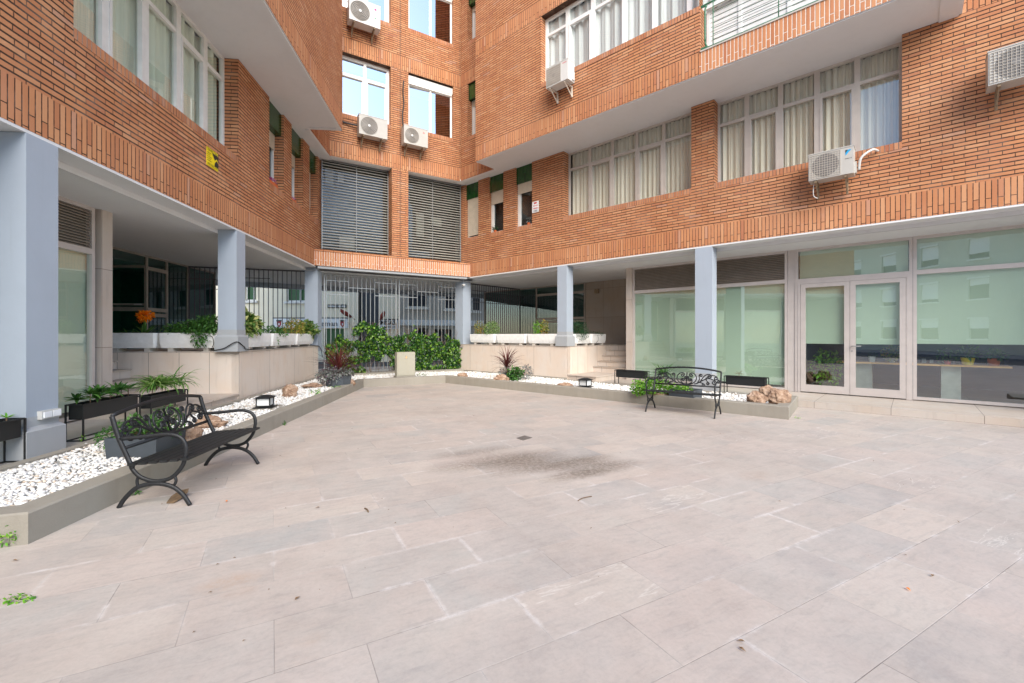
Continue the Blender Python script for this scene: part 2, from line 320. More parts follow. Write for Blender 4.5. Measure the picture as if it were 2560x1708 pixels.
leafmat('leaf_mid', (.02, .085, .02), (.08, .21, .035)); leafmat('leaf_bright', (.06, .22, .015), (.16, .42, .03), (.3, .5, .06))
leafmat('leaf_variegated', (.05, .14, .02), (.14, .24, .05), (.5, .5, .18)); leafmat('leaf_dark', (.012, .05, .02), (.03, .10, .035))
leafmat('leaf_red', (.075, .012, .015), (.16, .04, .035)); leafmat('leaf_silver', (.14, .16, .15), (.33, .36, .33), (.15, .08, .12))
leafmat('leaf_yellow', (.09, .20, .03), (.35, .35, .05), (.55, .28, .08)); leafmat('leaf_spider', (.06, .19, .03), (.18, .33, .06), (.42, .5, .22))
leafmat('petal_orange', (.95, .20, .005), (1.0, .36, .01)); leafmat('petal_pink', (.4, .05, .25), (.6, .15, .4)); leafmat('leaf_dry', (.22, .13, .07), (.34, .22, .12))
def pebble():
    a = N('white_pebbles'); g = a.n('ShaderNodeNewGeometry')
    c = a.ramp(g.outputs['Random Per Island'], (0, (.62, .60, .57)), (.2, (.74, .73, .70)), (.88, (.80, .785, .76)), (.94, (.62, .50, .38)), (1, (.50, .46, .42)))
    a.bsdf(c, .6, 0, a.noise(g.outputs['Position'], 60, 3), .2, .004); MATS['white_pebbles'] = a.m
pebble()
def rockm():
    a = N('rock'); P = pos_v(a); n1 = a.noise(P, 7, 8, .7, .6); n2 = a.noise(P, 28, 6, .8)
    c = a.ramp(n1, (.3, (.17, .10, .07)), (.5, (.38, .25, .17)), (.66, (.52, .39, .30)), (.8, (.30, .195, .135)))
    c = a.mix(a.ramp(n2, (.55, (0, 0, 0)), (.7, (1, 1, 1))), c, (.14, .085, .06))
    a.bsdf(c, .85, 0, a.math('ADD', n1, n2), .9, .02, .2); MATS['rock'] = a.m
rockm()
M = MATS

# ------------------------------------------------------------------ mesh building
WM = {}
class MB:
    def __init__(self): self.v = []; self.f = []; self.uv = []; self.mi = []
    def face(self, pts, uv=None, mi=0):
        b = len(self.v); self.v += [tuple(p) for p in pts]; self.f.append(tuple(range(b, b + len(pts))))
        self.uv += [tuple(c) for c in uv] if uv else [(0, 0)] * len(pts); self.mi.append(mi)
    def rect(self, fr, s0, s1, z0, z1, off, mi=0, flip=False):
        p = [fr.w(s0, off, z0), fr.w(s1, off, z0), fr.w(s1, off, z1), fr.w(s0, off, z1)]
        self.face(p, [(s0, z0), (s1, z0), (s1, z1), (s0, z1)], mi)
    def box(self, fr, s0, s1, o0, o1, z0, z1, mi=0, taper=0.):
        """box in a wall frame (fr=None: plain x,y,z)"""
        W_ = (lambda s, o, z: fr.w(s, o, z)) if fr else (lambda s, o, z: Vector((s, o, z)))
        t = taper
        c = {}
        for i, s in enumerate((s0, s1)):
            for j, o in enumerate((o0, o1)):
                c[i, j, 0] = W_(s + (t if i == 0 else -t), o + (t if j == 0 else -t), z0); c[i, j, 1] = W_(s, o, z1)
        q = lambda k, uv: self.face([c[x] for x in k], uv, mi)
        q([(0,0,0),(1,0,0),(1,0,1),(0,0,1)], [(s0,z0),(s1,z0),(s1,z1),(s0,z1)])
        q([(1,1,0),(0,1,0),(0,1,1),(1,1,1)], [(s1,z0),(s0,z0),(s0,z1),(s1,z1)])
        q([(1,0,0),(1,1,0),(1,1,1),(1,0,1)], [(o0,z0),(o1,z0),(o1,z1),(o0,z1)])
        q([(0,1,0),(0,0,0),(0,0,1),(0,1,1)], [(o1,z0),(o0,z0),(o0,z1),(o1,z1)])
        q([(0,0,1),(1,0,1),(1,1,1),(0,1,1)], [(s0,o0),(s1,o0),(s1,o1),(s0,o1)])
        q([(0,1,0),(1,1,0),(1,0,0),(0,0,0)], [(s0,o1),(s1,o1),(s1,o0),(s0,o0)])
    def tube(self, pts, r, n=8, mi=0, closed=False, rz=None):
        pts = [Vector(p) for p in pts]; N_ = len(pts); rings = []
        up = Vector((0, 0, 1))
        prev = None
        for i, p in enumerate(pts):
            if closed: d = pts[(i + 1) % N_] - pts[i - 1]
            else: d = pts[min(i + 1, N_ - 1)] - pts[max(i - 1, 0)]
            d = d.normalized() if d.length > 1e-9 else Vector((0, 0, 1))
            if prev is None:
                a = d.cross(up); a = a.normalized() if a.length > .05 else d.cross(Vector((1, 0, 0))).normalized()
            else:
                a = (prev - d * prev.dot(d)); a = a.normalized() if a.length > 1e-6 else d.orthogonal().normalized()
            prev = a; b = d.cross(a); rr = r[i] if isinstance(r, (list, tuple)) else r; rb = rz or rr
            rings.append([p + a * (rr * math.cos(2 * math.pi * (k + .5) / n)) + b * (rb * math.sin(2 * math.pi * (k + .5) / n)) for k in range(n)])
        base = len(self.v)
        for g in rings: self.v += [tuple(x) for x in g]
        m_ = N_ if closed else N_ - 1
        for i in range(m_):
            for k in range(n):
                a0 = base + i * n + k; a1 = base + i * n + (k + 1) % n; b0 = base + ((i + 1) % N_) * n + k; b1 = base + ((i + 1) % N_) * n + (k + 1) % n
                self.f.append((a0, a1, b1, b0)); self.uv += [(0, 0)] * 4; self.mi.append(mi)
        if not closed:
            for q_, rev in ((0, True), (N_ - 1, False)):
                idx = [base + q_ * n + k for k in range(n)]; self.f.append(tuple(idx[::-1] if rev else idx)); self.uv += [(0, 0)] * n; self.mi.append(mi)
    def cyl(self, c, r, h, n=24, mi=0, axis=None, r2=None):
        c = Vector(c); ax = Vector(axis or (0, 0, 1)).normalized(); a = ax.orthogonal().normalized(); b = ax.cross(a); r2 = r if r2 is None else r2
        b0 = [c + (a * math.cos(2*math.pi*k/n) + b * math.sin(2*math.pi*k/n)) * r for k in range(n)]
        b1 = [c + ax * h + (a * math.cos(2*math.pi*k/n) + b * math.sin(2*math.pi*k/n)) * r2 for k in range(n)]
        for k in range(n): self.face([b0[k], b0[(k+1) % n], b1[(k+1) % n], b1[k]], None, mi)
        self.face(b0[::-1], None, mi); self.face(b1, None, mi)
    def build(self, name, mats, parent=None, smooth=False, origin=None, weld=False):
        me = D.meshes.new(name); V = self.v; inv = None
        if parent is not None: inv = WM[parent].inverted()
        elif origin is not None: inv = Matrix.Translation(-Vector(origin))
        if inv is not None: V = [tuple(inv @ Vector(p)) for p in V]
        me.from_pydata(V, [], self.f)
        ul = me.uv_layers.new(name='UVMap'); flat = [x for c in self.uv for x in c]; ul.data.foreach_set('uv', flat)
        if not isinstance(mats, (list, tuple)): mats = [mats]
        for m_ in mats: me.materials.append(M[m_] if isinstance(m_, str) else m_)
        me.polygons.foreach_set('material_index', self.mi)
        if smooth: me.polygons.foreach_set('use_smooth', [True] * len(self.f))
        me.update()
        if weld:
            import bmesh
            bm = bmesh.new(); bm.from_mesh(me); bmesh.ops.remove_doubles(bm, verts=bm.verts, dist=.0005); bmesh.ops.recalc_face_normals(bm, faces=bm.faces); bm.to_mesh(me); bm.free()
        o = D.objects.new(name, me); COL.objects.link(o)
        if parent is not None: o.parent = parent; WM[o] = WM[parent].copy()
        elif origin is not None: o.location = origin; WM[o] = Matrix.Translation(Vector(origin))
        else: WM[o] = Matrix.Identity(4)
        return o
def thing(name, label, cat, loc=(0, 0, 0), rz=0., group=None):
    o = D.objects.new(name, None); COL.objects.link(o); o.empty_display_size = .1
    o.location = loc; o.rotation_euler = (0, 0, rz); WM[o] = Matrix.Translation(Vector(loc)) @ Matrix.Rotation(rz, 4, 'Z')
    o['label'] = label; o['category'] = cat
    if group: o['group'] = group
    return o
def tag(o, label, cat, group=None, kind=None):
    o['label'] = label; o['category'] = cat
    if group: o['group'] = group
    if kind: o['kind'] = kind
    return o
def struct(o): o['kind'] = 'structure'; return o
def dup(root, loc, rz, label, parent=None):
    c = root.copy(); COL.objects.link(c)
    if parent is None: c.location = loc; c.rotation_euler = (0, 0, rz); c['label'] = label
    else: c.parent = parent
    for ch in root.children: dup(ch, None, None, None, c)
    return c
def curve(pts, k=6):
    pts = [Vector(p) for p in pts]; out = []
    for i in range(len(pts) - 1):
        p0 = pts[max(i - 1, 0)]; p1 = pts[i]; p2 = pts[i + 1]; p3 = pts[min(i + 2, len(pts) - 1)]
        for j in range(k):
            t = j / k; out.append(.5 * ((2 * p1) + (p2 - p0) * t + (2*p0 - 5*p1 + 4*p2 - p3) * t*t + (3*p1 - p0 - 3*p2 + p3) * t**3))
    out.append(pts[-1]); return out
def text_mesh(mb, body, size, xf, mi=0, squeeze=1.):
    """lettering turned into flat faces; xf(x, y) -> world point"""
    cu = D.curves.new('lettering', 'FONT'); cu.body = body; cu.size = size; cu.align_x = 'CENTER'; cu.align_y = 'CENTER'; cu.resolution_u = 2; cu.offset = .012 if size > .15 else 0.
    ob = D.objects.new('lettering', cu); COL.objects.link(ob); dg = bpy.context.evaluated_depsgraph_get(); me = D.meshes.new_from_object(ob.evaluated_get(dg))
    for p in me.polygons: mb.face([xf(me.vertices[i].co.x * squeeze, me.vertices[i].co.y) for i in p.vertices], None, mi)
    D.objects.remove(ob); D.curves.remove(cu); D.meshes.remove(me)

def strokes(mb, width, size, xf, mi=0, seed=1):
    """a line of lettering too small to read in the photograph: a row of short uneven marks"""
    r_ = random.Random(seed); x = -width / 2
    while x < width / 2:
        w_ = size * r_.uniform(.25, .6); h = size * r_.uniform(.3, .5)
        mb.face([xf(x, -h), xf(x + w_, -h), xf(x + w_, h), xf(x, h)], None, mi); x += w_ + size * r_.choice((.18, .18, .5))
# ------------------------------------------------------------------ ground
mb = MB(); mb.face([(-60, -60, 0), (60, -60, 0), (60, 60, 0), (-60, 60, 0)], [(0, 0), (1, 0), (1, 1), (0, 1)])
struct(mb.build('ground', 'paving'))
mb = MB(); pts = [B.w(-40, -6.5, .004), B.w(60, -6.5, .004), B.w(60, -40, .004), B.w(-40, -40, .004)]; mb.face(pts)
struct(mb.build('street', 'asphalt'))
mb = MB(); pts = [(-60, -9, .004), (60, -9, .004), (60, -16, .004), (-60, -16, .004)]; mb.face(pts)
struct(mb.build('road', 'asphalt'))

# ------------------------------------------------------------------ the brick apartment building
bld = thing('apartment_building', 'orange brick apartment block wrapping round the paved courtyard on blue-grey columns', 'building', (0, 0, 0))
def wall(fr, off, s0, s1, z0, z1, holes, mat, name='brick_wall', depth=.28, mi_reveal=0):
    mb = MB(); S = sorted({s0, s1, *[h[0] for h in holes], *[h[1] for h in holes]}); Z = sorted({z0, z1, *[h[2] for h in holes], *[h[3] for h in holes]})
    S = [x for x in S if s0 <= x <= s1]; Z = [x for x in Z if z0 <= x <= z1]
    for i in range(len(S) - 1):
        for j in range(len(Z) - 1):
            cs, cz = (S[i] + S[i+1]) / 2, (Z[j] + Z[j+1]) / 2
            if any(h[0] < cs < h[1] and h[2] < cz < h[3] for h in holes): continue
            mb.rect(fr, S[i], S[i+1], Z[j], Z[j+1], off)
    for h in holes:
        d = h[4] if len(h) > 4 else depth; a, b, c, e = max(h[0], s0), min(h[1], s1), max(h[2], z0), min(h[3], z1)
        w_ = fr.w; o1 = off - d
        if h[0] >= s0: mb.face([w_(a, off, c), w_(a, o1, c), w_(a, o1, e), w_(a, off, e)], [(0, c), (d, c), (d, e), (0, e)])
        if h[1] <= s1: mb.face([w_(b, o1, c), w_(b, off, c), w_(b, off, e), w_(b, o1, e)], [(0, c), (d, c), (d, e), (0, e)])
        if h[2] >= z0: mb.face([w_(a, off, c), w_(b, off, c), w_(b, o1, c), w_(a, o1, c)], [(a, 0), (b, 0), (b, .01), (a, .01)])
        if h[3] <= z1 and h[3] < Z2 - .01 or h[3] > Z2 + .3 and h[3] <= z1: mb.face([w_(a, off, e), w_(b, off, e), w_(b, o1, e), w_(a, o1, e)], [(a, 0), (b, 0), (b, .01), (a, .01)])
    return mb.build(name, mat, bld)
def strip(fr, off, s0, s1, z0, z1, mat, name, proud=.0, deep=.02):
    mb = MB(); mb.box(fr, s0, s1, off - deep, off + proud, z0, z1); return mb.build(name, mat, bld)
def band(fr, off, s0, s1, z0, mat='brick_soldier', h=.475):
    mb = MB(); k = z0 - 3.70
    p = [fr.w(s0, off, z0), fr.w(s1, off, z0), fr.w(s1, off, z0 + h), fr.w(s0, off, z0 + h)]
    mb.face(p, [(s0, 3.70), (s1, 3.70), (s1, 3.70 + h), (s0, 3.70 + h)]); return mb.build('soldier_course', mat, bld)
def sill(fr, off, s0, s1, z, d=.28):
    mb = MB(); mb.box(fr, s0, s1, off - d, off + .008, z - .125, z + .004); return mb.build('window_sill', 'brick_sill', bld)
HB = .475
# --- first floor, the two wings (off 0) -----------------------------------------------------
SILL = 5.18
L_holes = [(.84, 4.71, SILL, Z2), (6.17, 7.02, SILL, Z2), (7.55, 8.40, SILL, Z2), (8.94, 9.68, SILL, Z2)]
R_holes = [(-.26, .446, SILL, Z2), (1.008, 1.718, SILL, Z2), (2.293, 3.02, SILL, Z2), (4.29, 8.20, SILL, Z2), (8.745, 12.15, SILL, Z2)]
wall(L, 0, -6, 9.38, Z1 + HB, Z2, L_holes, 'brick')
wall(L, 0, 9.38, 10.12, Z1 + HB, Z2, L_holes[3:], 'brick')
wall(R, 0, -.52, 0, Z1 + HB, Z2, R_holes[:1], 'brick'); wall(R, 0, 0, 14.9, Z1 + HB, Z2, R_holes, 'brick')
band(L, 0, -6, L.L, Z1); band(R, 0, 0, 14.9, Z1)
for h in L_holes: sill(L, 0, h[0], h[1], SILL)
for h in R_holes: sill(R, 0, h[0], h[1], SILL)
# --- back wall: low band with a cap course, pier, louvred bays --------------------------------
band(B, 0, 0, B.L, Z1, 'brick_soldier_pale', .45)
mb = MB(); mb.box(B, 0, B.L, -.55, .012, Z1 + .45, Z1 + .53); mb.build('cap_course', 'brick', bld)
mb = MB(); mb.box(B, 2.43, 3.004, -.55, 0, Z1 + .53, Z2); mb.build('brick_pier', 'brick', bld)
# --- upper storeys ------------------------------------------------------------------------------
UB_holes = []
for k in range(2):
    dz = 3.46 * k; UB_holes += [(.72, 2.392, 8.66 + dz, 10.66 + dz, .22), (3.008, 4.70, 8.74 + dz, 10.66 + dz, .16)]
def upper(fr, off, s0, s1, holes, deps=.22, mats='brick_soldier'):
    band(fr, off, s0, s1, Z2, mats)
    wall(fr, off, s0, s1, Z2 + HB, 10.66, [h for h in holes if h[2] < 10], 'brick', depth=deps)
    band(fr, off, s0, s1, 10.66, mats)
    wall(fr, off, s0, s1, 10.66 + HB, 14.12, [h for h in holes if 10 < h[2] < 14], 'brick', depth=deps)
    wall(fr, off, s0, s1, 14.12, ZT, [], 'brick')
upper(B, 0, .40, 5.06, UB_holes)
for h in UB_holes: sill(B, 0, h[0], h[1], h[2], .2)
mb = MB()
for z0, z1 in ((Z1 + .53, Z2 - .01), (Z2 + .02, 10.63), (10.75, 14.1)): mb.box(B, 2.706, 2.722, -.02, .004, z0, z1)
mb.build('movement_joint', 'ink_black', bld)
VO, RO = 1.27, .40           # how far the bay volumes and the recessed strips stand out
up_small = [(.30, 1.15, 8.72, 10.66), (.30, 1.15, 12.18, 14.12)]
upper(L, RO, 7.6, 9.66, []); upper(R, RO, -.06, 1.9, up_small)
for h in up_small: sill(R, RO, h[0], h[1], h[2], .2)
LV0, LV1, RV0, RV1 = -4., 7.77, 1.66, 12.95
upper(L, VO, LV0, LV1, [])
RH = [(4.42, 8.84, 8.72, 10.66), (8.84, 12.7, Z2 + HB, 10.66), (4.42, 12.7, 12.18, 14.12)]
band(R, VO, RV0, 8.84, Z2); band(R, VO, 8.84, RV1, Z2, 'brick_soldier_pale')
wall(R, VO, RV0, RV1, Z2 + HB, 10.66, RH[:2], 'brick', depth=.22); band(R, VO, RV0, RV1, 10.66)
wall(R, VO, RV0, RV1, 10.66 + HB, 14.12, RH[2:], 'brick', depth=.22); wall(R, VO, RV0, RV1, 14.12, ZT, [], 'brick')
sill(R, VO, 4.42, 8.84, 8.72, .2)
def endwall(fr, s, o0, o1, z0, z1, mat='brick', nm='brick_wall'):
    mb = MB(); mb.face([fr.w(s, o0, z0), fr.w(s, o1, z0), fr.w(s, o1, z1), fr.w(s, o0, z1)], [(o0, z0), (o1, z0), (o1, z1), (o0, z1)]); mb.build(nm, mat, bld)
endwall(R, 14.9, -8.5, 0, Z1, Z2 + HB); endwall(R, RV1 + .003, -8.5, 0, Z2, ZT); endwall(R, 14.9, -8.5, -1.35, 0, Z1)
for fr, s, o0, o1 in ((L, LV0, 0, VO), (L, LV1, RO, VO), (R, RV0, RO, VO), (R, RV1, 0, VO)): endwall(fr, s, o0, o1, Z2, ZT)
band(R, 0, RV1, 14.9, Z2); wall(L, 0, -6, LV0, Z2, ZT, [], 'brick')
# --- soffits under the bays, with a raised drip lip -----------------------------------------
def sheet(fr, s0, s1, o0, o1, z, mat, name, th=.06, lip=None):
    mb = MB(); mb.box(fr, s0, s1, o0, o1, z, z + th)
    if lip:
        for a, b, c, d in lip: mb.box(fr, a, b, c, d, z - .022, z)
    return mb.build(name, mat, bld)
sheet(L, LV0, LV1, -.3, VO - .004, Z2, 'soffit_paint', 'soffit', lip=[(LV0, LV1 - .03, VO - .13, VO - .03), (LV1 - .13, LV1 - .03, RO, VO - .13)])
sheet(L, LV1, 9.95, -.3, RO - .004, Z2, 'soffit_paint', 'soffit', lip=[(LV1, 9.5, RO - .12, RO - .03)])
sheet(R, RV0, RV1, -.3, VO - .004, Z2, 'soffit_paint', 'soffit', lip=[(RV0 + .03, RV1, VO - .10, VO - .03), (RV1 - .30, RV1 - .04, 0, VO - .10)])
sheet(R, -.35, RV0, -.3, RO - .004, Z2, 'soffit_paint', 'soffit', lip=[(.1, RV0, RO - .11, RO - .03)])
sheet(B, .1, 5.3, -.60, -.004, Z2 + .03, 'soffit_paint', 'soffit')
# --- soffit over the ground floor: edge beams, then the ceiling -------------------------------
mb = MB()
mb.box(L, -6, 9.7, -.36, -.04, Z1 - .03, Z1 + .015); mb.box(R, -.3, 14.9, -.36, -.04, Z1 - .03, Z1 + .015); m2 = MB(); m2.box(B, .1, B.L - .1, -.45, -.04, CEIL + .04, Z1 + .012); m2.build('edge_beam', 'column_base_paint', bld)  # back beam's darker grey carries the shadow under the brick band
mb.box(L, -6, 9.75, -.42, -.36, CEIL + .004, Z1 + .01); mb.box(R, -.3, 14.9, -.42, -.36, CEIL + .004, Z1 + .01)
mb.build('edge_beam', 'soffit_paint', bld)
mb = MB()
mb.box(L, -6, 9.75, -.04, -.003, Z1 - .035, Z1 - .0); mb.box(R, -.3, 14.9, -.04, -.003, Z1 - .035, Z1)
mb.build('drip_edge', 'soffit_paint', bld)
mb = MB(); bs = 22.
ceil_pts = [L.w(-6, -.1, CEIL), L.w(9.45, -.1, CEIL), R.w(-.1, -.1, CEIL), R.w(18, -.1, CEIL), R.w(18, -8.5, CEIL), R.w(-5.2, -8.5, CEIL), B.w(-8.5, -5, CEIL), L.w(9, -8.5, CEIL), L.w(-6, -8.5, CEIL)]
def isect(f1, o1, f2, o2):
    a = f1.w(0, o1, 0); b = f2.w(0, o2, 0); d = b - a; den = f1.u.x * f2.u.y - f1.u.y * f2.u.x
    t = (d.x * f2.u.y - d.y * f2.u.x) / den; return a + f1.u * t
c1 = isect(L, -8.5, B, -5); c2 = isect(R, -8.5, B, -5)
outline = [L.w(-6, -.38, 0), isect(L, -.38, B, -.3), isect(R, -.38, B, -.3), R.w(14.9, -.38, 0), R.w(14.9, -8.5, 0), c2, c1, L.w(-6, -8.5, 0)]
at = lambda p, z: Vector((p.x, p.y, z))
mb.face([at(p, CEIL) for p in outline]); mb.build('ceiling', 'beam_paint', bld)
mb = MB(); mb.face([R.w(12.9, 0, Z2 + HB), R.w(14.9, 0, Z2 + HB), R.w(14.9, -8.5, Z2 + HB), R.w(12.9, -8.5, Z2 + HB)])
up_out = outline[:3] + [R.w(RV1, -.38, 0), R.w(RV1, -8.5, 0)] + outline[5:]
mb.face([at(p, ZT) for p in up_out]); mb.face([at(p, Z2 + .08) for p in outline]); mb.build('roof', 'interior_dark', bld)
mb = MB()
for a, b, z0 in ((4, 5, CEIL), (5, 6, 3.42), (6, 7, CEIL), (7, 0, 0)):
    p, q = up_out[a], up_out[b] if b else up_out[0]; mb.face([at(p, z0), at(q, z0), at(q, ZT), at(p, ZT)])
p, q = outline[3], outline[4]; mb.face([at(p, 0), at(q, 0), at(q, Z2 + HB), at(p, Z2 + HB)]); p, q = outline[4], R.w(RV1, -8.5, 0); mb.face([at(p, CEIL), at(q, CEIL), at(q, Z2 + HB), at(p, Z2 + HB)])
mb.build('rear_wall', 'beam_paint', bld)
mb = MB(); mb.box(B, -8, 12, -5.2, -4.85, 3.40, CEIL + .02); mb.build('passage_beam', 'column_paint', bld)
# floor plates so that rooms stay dark behind the curtains
# --- columns -------------------------------------------------------------------------------------
def column(fr, s0, s1, o0, o1, zb, plinth=True):
    mb = MB()
    mb.box(fr, s0, s1, o0, o1, zb, Z1 - .036)
    o = mb.build('column', 'column_paint', bld)
    if plinth:
        m2 = MB(); z = zb; e = .045
        m2.box(fr, s0 - e, s1 + e, o0 - e, o1 + e, z, z + .30); b = len(m2.v)
        # chamfer up to the shaft
        lo = [(s0 - e, o0 - e), (s1 + e, o0 - e), (s1 + e, o1 + e), (s0 - e, o1 + e)]; hi = [(s0 - .004, o0 - .004), (s1 + .004, o0 - .004), (s1 + .004, o1 + .004), (s0 - .004, o1 + .004)]
        for i in range(4):
            j = (i + 1) % 4; m2.face([fr.w(*lo[i], z + .30), fr.w(*lo[j], z + .30), fr.w(*hi[j], z + .345), fr.w(*hi[i], z + .345)])
            m2.face([fr.w(*hi[i], z + .345), fr.w(*hi[j], z + .345), fr.w(*hi[j], z + .45), fr.w(*hi[i], z + .45)])
        m2.build('plinth', 'column_base_paint', o)
    return o
column(L, .265, .64, -.36, 0, .17); column(L, 4.64, 5.0, -.36, 0, 1.17); column(L, 9.705, 10.10, -.40, 0, 1.0, False)
column(R, 8.295, 8.70, -.33, 0, .12); column(R, 4.055, 4.41, -.34, 0, 1.17); column(R, -.857, -.41, -.40, 0, 1.0, False)

# --- windows ----------------------------------------------------------------------------------------
def sheet_wavy(fr, s0, s1, z0, z1, off, amp, wl, gap=None):
    mb = MB(); n = max(4, int((s1 - s0) / .022)); ph = random.random() * 9; P = []
    for i in range(n + 1):
        s = s0 + (s1 - s0) * i / n
        a = amp * (math.sin(s / wl * 6.283 + ph + 1.1 * math.sin(s * 3.1 + ph)) * .7 + .3 * math.sin(s / wl * 13.7 + ph))
        P.append((s, off + a))
    for i in range(n):
        if gap and gap[0] < P[i][0] < gap[1]: continue
        (a, oa), (b, ob) = P[i], P[i + 1]
        mb.face([fr.w(a, oa, z0), fr.w(b, ob, z0), fr.w(b, ob, z1), fr.w(a, oa, z1)])
    return mb
def window(fr, off, s0, s1, z0, z1, mull=(), trans=None, fw=.06, mw=.075, mat='white_frame', gl='glass_clear', curtain=None, sash=(), cgap=None, dp=.07, cwl=.14, camp=.035, dark=.9, parent=None, label=None):
    mb = MB(); f = off; b = off - dp
    mb.box(fr, s0, s0 + fw, b, f, z0, z1); mb.box(fr, s1 - fw, s1, b, f, z0, z1)
    mb.box(fr, s0 + fw, s1 - fw, b, f, z1 - fw, z1); mb.box(fr, s0 + fw, s1 - fw, b, f, z0, z0 + fw)
    E = [s0 + fw] + [x for m_ in mull for x in (m_ - mw / 2, m_ + mw / 2)] + [s1 - fw]
    for m_ in mull: mb.box(fr, m_ - mw / 2, m_ + mw / 2, b, f + .006, z0 + fw, z1 - fw)
    for i in range(0, len(E), 2):
        if trans: mb.box(fr, E[i], E[i+1], b, f, trans - .035, trans + .035)
        if i // 2 in sash:
            t = (trans - .035) if trans else z1 - fw; a, e = E[i], E[i+1]; w_ = .045
            mb.box(fr, a, a + w_, b + .01, f + .018, z0 + fw, t); mb.box(fr, e - w_, e, b + .01, f + .018, z0 + fw, t)
            mb.box(fr, a + w_, e - w_, b + .01, f + .018, t - w_, t); mb.box(fr, a + w_, e - w_, b + .01, f + .018, z0 + fw, z0 + fw + w_)
    o = mb.build('window', mat, parent or bld)
    if label: o['label'] = label
    g = MB(); tw = .043 if gl == 'glass_sky' and not trans else 0.; ob = off - dp * .6; a_, b_, c_, d_ = s0 + fw, s1 - fw, z0 + fw, z1 - fw      # sliding panes turned slightly so that they reflect open sky
    g.face([fr.w(a_, ob - tw, c_), fr.w(b_, ob + tw, c_), fr.w(b_, ob + tw, d_), fr.w(a_, ob - tw, d_)]); g.build('pane', gl, o)
    if curtain: sheet_wavy(fr, s0 + .03, s1 - .03, z0 + .02, z1 - .02, off - .13, camp, cwl, cgap).build('curtain', curtain, o, smooth=True)
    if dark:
        k = MB(); k.box(fr, s0 - .3, s1 + .3, off - dark - .05, off - dark, z0 - .4, z1 + .05); k.build('unlit_room_panel', 'interior_dark', o)  # dark panel stands in for the unlit room behind
    return o
window(L, -.27, .84, 4.71, SILL, Z2, (1.67, 2.45, 3.24, 4.04), 6.74, .06, .12, 'white_pvc', 'glass_green', 'curtain_green', (1, 3), cwl=.28, camp=.05)
window(R, -.27, 4.29, 8.20, SILL, Z2, (5.07, 5.84, 6.60, 7.38), 6.70, .05, .085, 'beige_frame', 'glass_clear', 'curtain_beige', (1, 3), cwl=.13, camp=.055)
window(R, -.27, 8.745, 12.15, SILL, Z2, (9.40, 10.09, 10.775, 11.46), 6.66, .05, .10, 'beige_frame', 'glass_clear', 'curtain_beige', (1, 3), cwl=.13, camp=.055)
window(R, VO - .2, 4.42, 12.7, 8.72, 10.66, (5.19, 6.01, 6.92, 7.72, 8.55, 9.4, 10.3, 11.2, 12.0), 10.17, .07, .11, 'white_frame', 'glass_clear', 'curtain_white', (1,), cwl=.3, camp=.05)
window(R, VO - .2, 4.42, 12.7, 12.18, 14.12, (5.19, 6.01, 6.92, 7.72, 8.55, 9.4, 10.3, 11.2, 12.0), 13.6, .07, .11, 'white_frame', 'glass_clear', 'curtain_white', cwl=.3)
for k in range(2):
    dz = 3.46 * k
    window(B, -.20, .72, 2.392, 8.66 + dz, 10.66 + dz, (1.585,), 10.08 + dz, .085, .085, 'white_frame', 'glass_sky', None, (0, 1))
    o = window(B, -.14, 3.008, 4.70, 8.74 + dz, 10.38 + dz, (3.87,), None, .075, .05, 'white_frame', 'glass_sky', None)
    m2 = MB(); m2.box(B, 3.008, 4.70, -.22, -.08, 10.40 + dz, 10.62 + dz); m2.box(B, 3.03, 4.68, -.2, -.09, 10.33 + dz, 10.40 + dz); m2.build('shutter_box', 'white_pvc', o)
# --- narrow windows: green tile panel, roller shutter, sash ----------------------------------
def narrow(fr, off, s0, s1, z0, z1, shut, tile=.56, frame='white_pvc', rec=.24):
    mb = MB(); mb.box(fr, s0, s1, -.20 + off, off - min(.06, rec * .6), z1 - tile, z1 - .002); t = mb.build('tile_panel', 'green_tile', bld)
    zt = z1 - tile; f = off - rec
    mb = MB(); mb.box(fr, s0, s0 + .05, f - .06, f, z0, zt); mb.box(fr, s1 - .05, s1, f - .06, f, z0, zt); mb.box(fr, s0 + .05, s1 - .05, f - .06, f, z0, z0 + .05)
    mb.box(fr, s0 + .05, s1 - .05, f - .06, f, zt - .06, zt)
    mb.box(fr, s0 + .05, s0 + .12, f - .05, f + .01, z0 + .05, zt - .06)
    w_ = mb.build('window', frame, bld)
    mb = MB(); mb.rect(fr, s0 + .05, s1 - .05, z0 + .05, zt - .06, f - .04); mb.build('pane', 'glass_clear', w_)
    mb = MB(); z = zt
    while z > shut: mb.box(fr, s0 + .03, s1 - .03, f + .012, f + .030, z - .046, z - .004); z -= .05
    mb.build('roller_shutter', 'roller_slats', w_)
    mb = MB(); mb.box(fr, s0 - .2, s1 + .2, f - .45, f - .4, z0 - .2, z1); mb.build('unlit_room_panel', 'interior_dark', w_)  # dark backing in place of the unlit room
for h, sh in zip(R_holes[:3], (5.30, 6.22, 6.35)): narrow(R, 0, h[0], h[1], SILL, Z2, sh, rec=.12)
for h, sh in zip(L_holes[1:], (6.28, 6.36, 5.6)): narrow(L, 0, h[0], h[1], SILL, Z2, sh)
for h in up_small: narrow(R, RO, h[0], h[1], h[2], h[3], h[3] - .72)
